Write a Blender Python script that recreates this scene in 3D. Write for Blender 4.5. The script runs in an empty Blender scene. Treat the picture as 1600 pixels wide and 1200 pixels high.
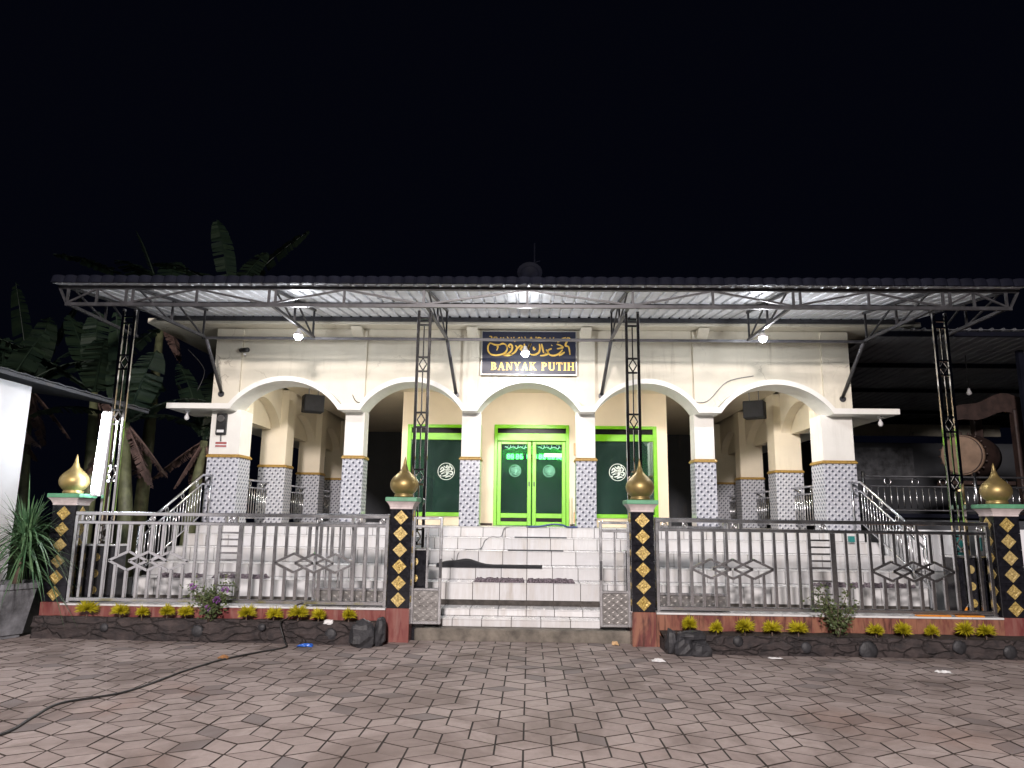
import bpy, math, random
from mathutils import Vector, Matrix
random.seed(7)
S = bpy.context.scene
COL = S.collection
R = math.radians

# ------------------------------------------------------------------ camera, world, lamps, exposure
cam_d = bpy.data.cameras.new("camera")
cam_d.sensor_width = 36.0
cam_d.lens = 36.0 * 1140.0 / 1600.0
cam_d.clip_end = 600
cam = bpy.data.objects.new("camera", cam_d)
COL.objects.link(cam)
cam.matrix_world = (Matrix.Translation((0.04, 0, 1.6)) @ Matrix.Rotation(R(1.5), 4, 'Z')
                    @ Matrix.Rotation(R(90 + 10.55), 4, 'X') @ Matrix.Rotation(0.0125, 4, 'Z'))
S.camera = cam

W = bpy.data.worlds.new("World")
S.world = W
W.use_nodes = True
W.node_tree.nodes["Background"].inputs[0].default_value = (0.16, 0.2, 0.5, 1)
W.node_tree.nodes["Background"].inputs[1].default_value = 0.006

S.view_settings.view_transform = 'Standard'
S.view_settings.look = 'None'
S.view_settings.gamma = 1
S.view_settings.exposure = 0.15
S.view_settings.use_curve_mapping = False
S.render.engine = 'CYCLES'
S.cycles.use_denoising = True
S.cycles.max_bounces = 8
S.cycles.sample_clamp_indirect = 4.0
S.cycles.sample_clamp_direct = 0.0
S.cycles.caustics_reflective = False
S.cycles.caustics_refractive = False

# the street lamp of the square behind the photographer: its pool of light lies on the paving
sp = bpy.data.lights.new("street_lamp_light", 'SPOT')
sp.energy = 15500
sp.color = (1.0, 0.90, 0.875)
sp.spot_size = R(95)
sp.spot_blend = 0.8
sp.shadow_soft_size = 0.7
spo = bpy.data.objects.new("street_lamp_light", sp)
COL.objects.link(spo)
spo.location = (-0.9, -6.5, 6.8)
spo.rotation_euler = (Vector((0.0, 9.0, 0.3)) - Vector(spo.location)).to_track_quat('-Z', 'Y').to_euler()

BULB_L = 740.0
TUBE_L = 54.0

# ------------------------------------------------------------------ materials
def lin(*c):
    return tuple(c) + (1,)

class NT:
    def __init__(self, m):
        self.t = m.node_tree
        self.n = self.t.nodes
        self.l = self.t.links
    def new(self, kind, **kw):
        n = self.n.new(kind)
        for k, v in kw.items():
            setattr(n, k, v)
        return n
    def link(self, a, b):
        self.l.new(a, b)
    def math(self, op, a, b=None, c=None):
        n = self.n.new('ShaderNodeMath')
        n.operation = op
        for i, x in enumerate((a, b, c)):
            if x is None:
                continue
            if isinstance(x, (int, float)):
                n.inputs[i].default_value = x
            else:
                self.l.new(x, n.inputs[i])
        return n.outputs[0]
    def mix(self, fac, a, b, blend='MIX'):
        n = self.n.new('ShaderNodeMix')
        n.data_type = 'RGBA'
        n.blend_type = blend
        for i, x in ((0, fac), (6, a), (7, b)):
            if isinstance(x, (int, float)):
                n.inputs[i].default_value = x
            elif isinstance(x, tuple):
                n.inputs[i].default_value = x
            else:
                self.l.new(x, n.inputs[i])
        return n.outputs[2]
    def noise(self, coord, scale, detail=4, rough=0.55, dist=0.0):
        n = self.n.new('ShaderNodeTexNoise')
        n.inputs['Scale'].default_value = scale
        n.inputs['Detail'].default_value = detail
        n.inputs['Roughness'].default_value = rough
        n.inputs['Distortion'].default_value = dist
        self.l.new(coord, n.inputs['Vector'])
        return n.outputs['Fac']
    def ramp(self, fac, p0, p1, c0=(0, 0, 0, 1), c1=(1, 1, 1, 1)):
        n = self.n.new('ShaderNodeValToRGB')
        n.color_ramp.elements[0].position = p0
        n.color_ramp.elements[1].position = p1
        n.color_ramp.elements[0].color = c0
        n.color_ramp.elements[1].color = c1
        self.l.new(fac, n.inputs[0])
        return n.outputs[0]
    def mapping(self, coord, scale=(1, 1, 1), rot=(0, 0, 0)):
        n = self.n.new('ShaderNodeMapping')
        n.inputs['Scale'].default_value = scale
        n.inputs['Rotation'].default_value = rot
        self.l.new(coord, n.inputs['Vector'])
        return n.outputs[0]
    def bump(self, h, strength, dist=0.01):
        n = self.n.new('ShaderNodeBump')
        n.inputs['Strength'].default_value = strength
        n.inputs['Distance'].default_value = dist
        self.l.new(h, n.inputs['Height'])
        self.l.new(n.outputs[0], self.b.inputs['Normal'])

def base(name, color, rough=0.6, metal=0.0):
    m = bpy.data.materials.new(name)
    m.use_nodes = True
    t = NT(m)
    t.b = t.n['Principled BSDF']
    t.b.inputs['Base Color'].default_value = lin(*color)
    t.b.inputs['Roughness'].default_value = rough
    t.b.inputs['Metallic'].default_value = metal
    t.geo = t.n.new('ShaderNodeNewGeometry')
    t.pos = t.geo.outputs['Position']
    return m, t

def mat(name, color, rough=0.6, metal=0.0, var=0.12, scale=6.0, bump=0.0, bscale=60.0, rvar=0.1, streak=0.0,
        dirt=(0.25, 0.2, 0.15), rand=0.0, cracks=0.0):
    """plain surface with mottled colour, uneven gloss, fine relief and optional vertical streaks of dirt"""
    m, t = base(name, color, rough, metal)
    f = t.noise(t.pos, scale, 5, 0.6)
    dark = tuple(c * (1 - var * 2) for c in color) + (1,)
    lite = tuple(min(1, c * (1 + var)) for c in color) + (1,)
    c = t.mix(t.ramp(f, 0.3, 0.7), dark, lite)
    if streak:
        v = t.mapping(t.pos, (5, 5, 0.5))
        s = t.ramp(t.noise(v, 1.6, 6, 0.65), 0.52, 0.75)
        s2 = t.ramp(t.noise(t.pos, 0.8, 3), 0.45, 0.7)
        c = t.mix(t.math('MULTIPLY', t.math('MULTIPLY', s, s2), streak), c, lin(*dirt))
    if cracks:
        vo = t.new('ShaderNodeTexVoronoi', feature='DISTANCE_TO_EDGE')
        vo.inputs['Scale'].default_value = 0.8
        dn = t.new('ShaderNodeTexNoise')
        dn.inputs['Scale'].default_value = 3.0
        dn.inputs['Detail'].default_value = 6
        t.link(t.pos, dn.inputs['Vector'])
        va = t.new('ShaderNodeVectorMath', operation='MULTIPLY_ADD')
        t.link(dn.outputs['Color'], va.inputs[0])
        va.inputs[1].default_value = (0.7, 0.7, 0.7)
        t.link(t.pos, va.inputs[2])
        t.link(va.outputs[0], vo.inputs['Vector'])
        k = t.ramp(vo.outputs['Distance'], 0.0, 0.012, (1, 1, 1, 1), (0, 0, 0, 1))
        k = t.math('MULTIPLY', k, t.ramp(t.noise(t.pos, 0.9, 3), 0.5, 0.62))
        c = t.mix(t.math('MULTIPLY', k, cracks), c, lin(0.22, 0.18, 0.13))
        bl = t.ramp(t.noise(t.pos, 1.9, 6, 0.7, 0.8), 0.55, 0.72)
        c = t.mix(t.math('MULTIPLY', bl, cracks * 0.45), c, lin(*(x * 0.62 for x in color)))
    if rand:
        oi = t.new('ShaderNodeObjectInfo')
        rv = t.math('ADD', t.math('MULTIPLY', oi.outputs['Random'], rand), 1 - rand / 2)
        hs = t.new('ShaderNodeHueSaturation')
        t.link(rv, hs.inputs['Value'])
        t.link(c, hs.inputs['Color'])
        c = hs.outputs[0]
    t.link(c, t.b.inputs['Base Color'])
    if rvar:
        r = t.math('ADD', t.math('MULTIPLY', f, rvar * 2), rough - rvar)
        t.link(r, t.b.inputs['Roughness'])
    if bump:
        t.bump(t.noise(t.pos, bscale, 4), bump)
    return m

def emit(name, color, strength):
    m = bpy.data.materials.new(name)
    m.use_nodes = True
    n = m.node_tree.nodes
    n.clear()
    e = n.new('ShaderNodeEmission')
    e.inputs[0].default_value = lin(*color)
    e.inputs[1].default_value = strength
    o = n.new('ShaderNodeOutputMaterial')
    m.node_tree.links.new(e.outputs[0], o.inputs[0])
    return m

M = {}
M['cream'] = mat('cream_wall_paint', (0.68, 0.635, 0.52), 0.65, var=0.05, scale=1.3, bump=0.12, bscale=25, streak=0.85, dirt=(0.36, 0.31, 0.23), cracks=0.7)
M['side_cream'] = mat('side_cream_paint', (0.72, 0.645, 0.50), 0.6, var=0.04, scale=1.5, bump=0.1, bscale=25, streak=0.35, dirt=(0.4, 0.33, 0.24))
M['peach'] = mat('peach_wall_paint', (0.72, 0.61, 0.46), 0.6, var=0.04, scale=1.5, bump=0.08, bscale=30, streak=0.15, dirt=(0.4, 0.3, 0.22))
M['white'] = mat('white_trim_paint', (0.74, 0.73, 0.68), 0.55, var=0.04, scale=2.0, bump=0.1, bscale=30, streak=0.35, dirt=(0.36, 0.32, 0.26))
M['offwhite'] = mat('white_wall_paint', (0.75, 0.76, 0.78), 0.7, var=0.05, scale=1.2, bump=0.15, bscale=18, streak=0.4, dirt=(0.35, 0.33, 0.3))
M['gold_band'] = mat('ochre_moulding', (0.42, 0.26, 0.06), 0.4, var=0.2, scale=30, bump=0.5, bscale=70)
M['green'] = mat('lime_green_paint', (0.165, 0.475, 0.008), 0.35, var=0.06, scale=4)
M['chrome'] = mat('stainless_steel', (0.70, 0.71, 0.73), 0.23, 1.0, var=0.06, scale=8, rvar=0.06)
M['mirror'] = mat('polished_steel', (0.55, 0.54, 0.54), 0.08, 1.0, var=0.06, scale=8, rvar=0.03)
M['dullchrome'] = mat('brushed_steel', (0.36, 0.35, 0.34), 0.3, 1.0, var=0.1, scale=10, rvar=0.1)
M['steel'] = mat('grey_painted_steel', (0.055, 0.055, 0.06), 0.4, 0.3, var=0.2, scale=9, rvar=0.12)
M['roof_dark'] = mat('dark_roof_steel', (0.008, 0.009, 0.016), 0.65, 0.0, var=0.2, scale=6)
M['roof_dark'].node_tree.nodes['Principled BSDF'].inputs['Specular IOR Level'].default_value = 0.08
M['zinc'] = mat('galvanised_sheet', (0.66, 0.685, 0.73), 0.5, 0.25, var=0.1, scale=3, rvar=0.12, streak=0.3, dirt=(0.3, 0.29, 0.28))
M['zinc_old'] = mat('weathered_sheet', (0.3, 0.31, 0.33), 0.5, 0.3, var=0.2, scale=2, rvar=0.1, streak=0.5, dirt=(0.08, 0.07, 0.06))
M['black_tile'] = mat('black_glazed_tile', (0.012, 0.012, 0.016), 0.16, var=0.3, scale=20, rvar=0.08)
M['mint'] = mat('mint_cap_paint', (0.10, 0.30, 0.17), 0.5, var=0.15, scale=8)
M['pinkwhite'] = mat('pale_cornice_paint', (0.55, 0.48, 0.47), 0.55, var=0.12, scale=9, streak=0.5)
M['concrete'] = mat('mossy_concrete', (0.17, 0.15, 0.125), 0.85, var=0.3, scale=5, bump=0.6, bscale=30, streak=0.6, dirt=(0.05, 0.05, 0.03))
M['grout'] = mat('dark_grout', (0.07, 0.062, 0.055), 0.9, var=0.3, scale=9)
M['soil'] = mat('soil', (0.035, 0.026, 0.02), 0.95, var=0.4, scale=20, bump=1.0, bscale=60)
M['pot'] = mat('cement_pot', (0.16, 0.165, 0.18), 0.85, var=0.35, scale=5, bump=0.6, bscale=25, streak=0.8, dirt=(0.05, 0.05, 0.05))
M['black'] = mat('black_plastic', (0.012, 0.012, 0.013), 0.45, var=0.2, scale=20)
M['rubber'] = mat('black_cable_sheath', (0.015, 0.014, 0.014), 0.5, var=0.2, scale=20)
M['navycable'] = mat('blue_cable_sheath', (0.03, 0.06, 0.18), 0.5, var=0.2, scale=20)
M['greycable'] = mat('grey_cable_sheath', (0.2, 0.2, 0.2), 0.5, var=0.2, scale=20)
M['plastic'] = mat('white_plastic', (0.7, 0.7, 0.7), 0.4, var=0.05, scale=10)
M['bluebag'] = mat('blue_wrapper', (0.03, 0.13, 0.55), 0.3, var=0.2, scale=30)
M['orange'] = mat('orange_plastic', (0.75, 0.27, 0.03), 0.4, var=0.1, scale=20)
M['dryleaf'] = mat('dry_leaf', (0.3, 0.14, 0.05), 0.7, var=0.3, scale=40)
M['deadleaf'] = mat('dead_banana_leaf', (0.10, 0.06, 0.05), 0.8, var=0.3, scale=8)
M['teal'] = mat('teal_paint', (0.02, 0.2, 0.19), 0.4, var=0.1, scale=8)
M['matcloth'] = mat('rag_mat', (0.16, 0.13, 0.15), 0.95, var=0.5, scale=40, bump=1.0, bscale=80)
M['darkcloth'] = mat('black_cloth', (0.014, 0.014, 0.017), 0.9, var=0.3, scale=15, bump=0.4, bscale=90)
M['slate_mat'] = mat('grey_foam_strip', (0.07, 0.075, 0.08), 0.8, var=0.2, scale=15)
M['wood'] = mat('red_brown_wood', (0.04, 0.022, 0.018), 0.6, var=0.3, scale=6, bump=0.3, bscale=20)
M['hide'] = mat('drum_hide', (0.24, 0.16, 0.11), 0.6, var=0.15, scale=5)
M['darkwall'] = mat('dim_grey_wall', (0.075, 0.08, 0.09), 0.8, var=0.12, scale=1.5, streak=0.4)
M['interior'] = mat('interior_paint', (0.4, 0.42, 0.42), 0.7, var=0.06, scale=2)
M['floor_tile'] = mat('floor_ceramic', (0.45, 0.43, 0.4), 0.25, var=0.05, scale=3)
M['screen_black'] = mat('black_strip', (0.008, 0.008, 0.009), 0.3, var=0.1, scale=10)
M['screen_black'].node_tree.nodes['Principled BSDF'].inputs['Specular IOR Level'].default_value = 0.1
M['board'] = mat('navy_sign_board', (0.010, 0.013, 0.032), 0.4, var=0.12, scale=6)
M['letter_gold'] = mat('gold_lettering', (0.78, 0.5, 0.1), 0.35, 0.3, var=0.1, scale=30)
M['alu'] = mat('aluminium_frame', (0.6, 0.58, 0.52), 0.35, 0.8, var=0.08, scale=10)
M['decal_white'] = mat('white_glass_decal', (0.62, 0.7, 0.66), 0.5, var=0.05, scale=20)
M['decal_mint'] = mat('mint_glass_decal', (0.22, 0.6, 0.42), 0.5, var=0.08, scale=20)
M['notice'] = mat('tan_notice', (0.5, 0.33, 0.17), 0.6, var=0.1, scale=12)
M['redprint'] = mat('red_print', (0.35, 0.06, 0.05), 0.5, var=0.1, scale=20)
M['ground'] = mat('joint_sand', (0.025, 0.02, 0.017), 0.95, var=0.3, scale=6, bump=0.5, bscale=60)
M['bulb'] = emit('lit_bulb_glass', (0.93, 0.95, 1.0), BULB_L)
M['lamp'] = emit('lit_ceiling_diffuser', (1.0, 0.95, 0.88), 390.0)
M['tube'] = emit('lit_tube_glass', (0.86, 0.92, 1.0), TUBE_L)
M['led'] = emit('green_led_digits', (0.1, 1.0, 0.08), 70.0)

# stainless dome: brassy paint, worn
m, t = base('brass_dome_paint', (0.38, 0.26, 0.07), 0.34, 0.7)
f = t.noise(t.pos, 9, 5)
t.link(t.mix(t.ramp(f, 0.35, 0.75), lin(0.36, 0.27, 0.10), lin(0.22, 0.165, 0.08)), t.b.inputs['Base Color'])
t.link(t.math('ADD', t.math('MULTIPLY', f, 0.22), 0.33), t.b.inputs['Roughness'])
M['dome'] = m

# gold relief tiles
m, t = base('gold_relief_tile', (0.6, 0.42, 0.08), 0.35, 0.25)
uv = t.new('ShaderNodeTexCoord').outputs['UV']
f = t.noise(uv, 45, 3)
oi = t.new('ShaderNodeObjectInfo')
c = t.mix(t.ramp(f, 0.42, 0.6), lin(0.26, 0.17, 0.04), lin(0.66, 0.49, 0.15))
c = t.mix(t.math('MULTIPLY', oi.outputs['Random'], 0.55), c, lin(0.40, 0.33, 0.17))
t.link(c, t.b.inputs['Base Color'])
t.link(t.math('ADD', t.math('MULTIPLY', oi.outputs['Random'], 0.25), 0.25), t.b.inputs['Roughness'])
t.bump(f, 0.6, 0.01)
M['gold_tile'] = m

# white step tile with streaky dirt and rand
m, t = base('white_ceramic_tile', (0.66, 0.66, 0.66), 0.14)
oi = t.new('ShaderNodeObjectInfo')
v = t.mapping(t.pos, (6, 1.0, 0.7))
s = t.ramp(t.noise(v, 1.5, 6, 0.65), 0.42, 0.72)
s2 = t.ramp(t.noise(t.pos, 0.9, 4), 0.38, 0.7)
c = t.mix(t.math('MULTIPLY', oi.outputs['Random'], 0.6), lin(0.68, 0.68, 0.68), lin(0.52, 0.525, 0.54))
c = t.mix(t.math('MULTIPLY', t.math('MULTIPLY', s, s2), 0.75), c, lin(0.30, 0.25, 0.19))
t.link(c, t.b.inputs['Base Color'])
t.link(t.math('ADD', t.math('MULTIPLY', s, 0.3), 0.14), t.b.inputs['Roughness'])
M['step_tile'] = m

# wainscot ceramic: staggered dark diamond-like dots on pale crinkled squares (a printed tile)
m, t = base('dotted_wainscot_tile', (0.6, 0.62, 0.66), 0.16)
uv = t.new('ShaderNodeTexCoord').outputs['UV']
sx = t.new('ShaderNodeSeparateXYZ')
t.link(uv, sx.inputs[0])
u = t.math('DIVIDE', sx.outputs[0], 0.118)
row = t.math('FLOOR', t.math('DIVIDE', sx.outputs[1], 0.066))
fu = t.math('SUBTRACT', t.math('FRACT', t.math('ADD', u, t.math('MULTIPLY', row, 0.46))), 0.5)
fw = t.math('SUBTRACT', t.math('FRACT', t.math('DIVIDE', sx.outputs[1], 0.066)), 0.5)
dx = t.math('MULTIPLY', fu, 0.118)
dz = t.math('MULTIPLY', fw, 0.066)
wob = t.math('MULTIPLY', t.math('SUBTRACT', t.noise(uv, 40, 2), 0.5), 0.012)
dx = t.math('ADD', dx, wob)
d = t.math('SQRT', t.math('ADD', t.math('MULTIPLY', dx, dx), t.math('MULTIPLY', dz, dz)))
dot = t.ramp(t.math('MULTIPLY', d, 20), 0.34, 0.54, (1, 1, 1, 1), (0, 0, 0, 1))
ex = t.math('ADD', dx, 0.022)
ez = t.math('ADD', dz, -0.019)
e = t.math('SQRT', t.math('ADD', t.math('MULTIPLY', ex, ex), t.math('MULTIPLY', ez, ez)))
hi = t.ramp(t.math('MULTIPLY', e, 20), 0.2, 0.5, (1, 1, 1, 1), (0, 0, 0, 1))
c = t.mix(t.ramp(t.noise(uv, 22, 4), 0.35, 0.65), lin(0.36, 0.375, 0.43), lin(0.56, 0.57, 0.61))
c = t.mix(t.math('MULTIPLY', hi, 0.8), c, lin(0.76, 0.77, 0.79))
c = t.mix(t.math('MULTIPLY', dot, 0.9), c, lin(0.05, 0.055, 0.08))
# joints of the 25 x 40 cm tiles
j1 = t.math('FRACT', t.math('DIVIDE', sx.outputs[1], 0.4))
j = t.math('LESS_THAN', j1, 0.008)
c = t.mix(j, c, lin(0.3, 0.3, 0.3))
t.link(c, t.b.inputs['Base Color'])
t.bump(d, 0.25, 0.01)
M['wainscot'] = m

# concrete pavers
m, t = base('concrete_paver', (0.3, 0.26, 0.25), 0.8)
oi = t.new('ShaderNodeObjectInfo')
rnd = t.math('FRACT', t.math('ADD', oi.outputs['Random'], t.geo.outputs['Random Per Island']))
c = t.mix(rnd, lin(0.30, 0.25, 0.235), lin(0.40, 0.342, 0.322))
c = t.mix(t.math('GREATER_THAN', rnd, 0.94), c, lin(0.21, 0.185, 0.182))
f = t.noise(t.pos, 14, 6, 0.7)
c = t.mix(t.math('MULTIPLY', t.ramp(f, 0.4, 0.75), 0.45), c, lin(0.17, 0.135, 0.12))
st = t.ramp(t.noise(t.pos, 0.75, 5, 0.66, 0.8), 0.45, 0.62)
c = t.mix(t.math('MULTIPLY', st, 0.65), c, lin(0.12, 0.09, 0.078))
rust = t.ramp(t.noise(t.pos, 0.5, 3, 0.5, 0.4), 0.6, 0.75)
c = t.mix(t.math('MULTIPLY', rust, 0.35), c, lin(0.30, 0.16, 0.11))
nz = t.new('ShaderNodeSeparateXYZ')          # sand and dirt sticking to the flanks of each block
t.link(t.geo.outputs['True Normal'], nz.inputs[0])
c = t.mix(t.math('LESS_THAN', nz.outputs[2], 0.93), c, lin(0.035, 0.027, 0.023))
t.link(c, t.b.inputs['Base Color'])
t.link(t.math('ADD', t.math('MULTIPLY', f, -0.3), 0.85), t.b.inputs['Roughness'])
t.b.inputs['Specular IOR Level'].default_value = 0.2
t.bump(t.noise(t.pos, 90, 4, 0.7), 0.5, 0.006)
M['paver'] = m

# red-brown marble with diagonal veins
def marble(name, a, b, c3):
    m, t = base(name, a, 0.25)
    v = t.mapping(t.pos, (3.2, 3.2, 1.0), (0, R(28), 0))
    f = t.noise(v, 1.7, 6, 0.6, 0.9)
    c = t.mix(t.ramp(f, 0.38, 0.55), lin(*a), lin(*b))
    f2 = t.noise(t.mapping(t.pos, (9, 9, 1.2), (0, R(28), 0)), 1.8, 5, 0.6, 0.5)
    c = t.mix(t.math('MULTIPLY', t.ramp(f2, 0.5, 0.68), 0.85), c, lin(*c3))
    t.link(c, t.b.inputs['Base Color'])
    return m
M['marble_red'] = marble('red_marble', (0.14, 0.035, 0.035), (0.21, 0.075, 0.065), (0.25, 0.13, 0.11))
M['marble_vein'] = marble('streaked_marble', (0.15, 0.05, 0.045), (0.26, 0.12, 0.08), (0.04, 0.022, 0.02))

# rough dark stone of the planters
m, t = base('dark_planter_stone', (0.05, 0.04, 0.04), 0.8)
f = t.noise(t.pos, 7, 6, 0.65, 0.5)
c = t.mix(t.ramp(f, 0.35, 0.65), lin(0.022, 0.018, 0.019), lin(0.06, 0.045, 0.043))
vo = t.new('ShaderNodeTexVoronoi', feature='DISTANCE_TO_EDGE')
vo.inputs['Scale'].default_value = 2.4
dn = t.new('ShaderNodeTexNoise')
dn.inputs['Scale'].default_value = 5
t.link(t.pos, dn.inputs['Vector'])
va = t.new('ShaderNodeVectorMath', operation='MULTIPLY_ADD')
t.link(dn.outputs['Color'], va.inputs[0])
va.inputs[1].default_value = (0.35, 0.35, 0.35)
t.link(t.mapping(t.pos, (1, 1, 3.2)), va.inputs[2])
t.link(va.outputs[0], vo.inputs['Vector'])
crack = t.ramp(vo.outputs['Distance'], 0.0, 0.07, (1, 1, 1, 1), (0, 0, 0, 1))
c = t.mix(t.math('MULTIPLY', t.math('MULTIPLY', crack, t.ramp(f, .4, .6)), 0.6), c, lin(0.012, 0.010, 0.010))
t.link(c, t.b.inputs['Base Color'])
t.bump(t.math('SUBTRACT', t.noise(t.mapping(t.pos, (1, 1, 3)), 8, 6, 0.7, 0.8), crack), 1.0, 0.03)
M['planter_stone'] = m
M['rock'] = mat('black_rock', (0.028, 0.028, 0.032), 0.6, var=0.3, scale=8, bump=0.8, bscale=25)

# tinted glass
m = bpy.data.materials.new('green_tinted_glass')
m.use_nodes = True
t = NT(m)
t.n.clear()
fr = t.new('ShaderNodeFresnel')
fr.inputs[0].default_value = 2.5
tr = t.new('ShaderNodeBsdfTransparent')
tr.inputs[0].default_value = (0.36, 0.6, 0.55, 1)
gl = t.new('ShaderNodeBsdfGlossy')
gl.inputs['Roughness'].default_value = 0.02
gl.inputs['Color'].default_value = (0.9, 0.95, 0.9, 1)
mx = t.new('ShaderNodeMixShader')
df = t.new('ShaderNodeBsdfDiffuse')
df.inputs['Color'].default_value = (0.14, 0.24, 0.22, 1)
md = t.new('ShaderNodeMixShader')
gp = t.new('ShaderNodeNewGeometry')
md_f = t.math('ADD', t.math('MULTIPLY', t.noise(gp.outputs['Position'], 2.5, 4), 0.22), 0.03)
t.link(md_f, md.inputs[0])
t.link(tr.outputs[0], md.inputs[1])
t.link(df.outputs[0], md.inputs[2])
t.link(fr.outputs[0], mx.inputs[0])
t.link(md.outputs[0], mx.inputs[1])
t.link(gl.outputs[0], mx.inputs[2])
o = t.new('ShaderNodeOutputMaterial')
t.link(mx.outputs[0], o.inputs[0])
M['glass'] = m

# leaves
def leafmat(name, a, b, rough=0.5, trans=0.25):
    m, t = base(name, a, rough)
    c = t.mix(t.geo.outputs['Random Per Island'], lin(*a), lin(*b))
    c = t.mix(t.math('MULTIPLY', t.ramp(t.noise(t.pos, 6, 3), 0.4, 0.7), 0.35), c, lin(*(x * 0.5 for x in a)))
    t.link(c, t.b.inputs['Base Color'])
    tl = t.new('ShaderNodeBsdfTranslucent')
    t.link(c, tl.inputs[0])
    mx = t.new('ShaderNodeMixShader')
    mx.inputs[0].default_value = trans
    t.link(t.b.outputs[0], mx.inputs[1])
    t.link(tl.outputs[0], mx.inputs[2])
    t.link(mx.outputs[0], t.n['Material Output'].inputs[0])
    return m
M['yellow_leaf'] = leafmat('yellow_green_leaf', (0.46, 0.43, 0.015), (0.7, 0.6, 0.03), 0.6, 0.45)
M['strap_leaf'] = leafmat('dark_strap_leaf', (0.05, 0.12, 0.055), (0.13, 0.23, 0.11), 0.4)
M['small_leaf'] = leafmat('small_grey_green_leaf', (0.07, 0.11, 0.04), (0.16, 0.19, 0.08))
M['purple'] = leafmat('purple_petal', (0.22, 0.08, 0.3), (0.4, 0.2, 0.45))
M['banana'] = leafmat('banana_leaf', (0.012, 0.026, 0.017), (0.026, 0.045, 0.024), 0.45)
M['stem'] = mat('banana_stem', (0.11, 0.12, 0.06), 0.6, var=0.3, scale=5, streak=0.7, dirt=(0.12, 0.07, 0.04))
M['twig'] = mat('brown_twig', (0.09, 0.06, 0.045), 0.8, var=0.2, scale=20)

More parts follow.
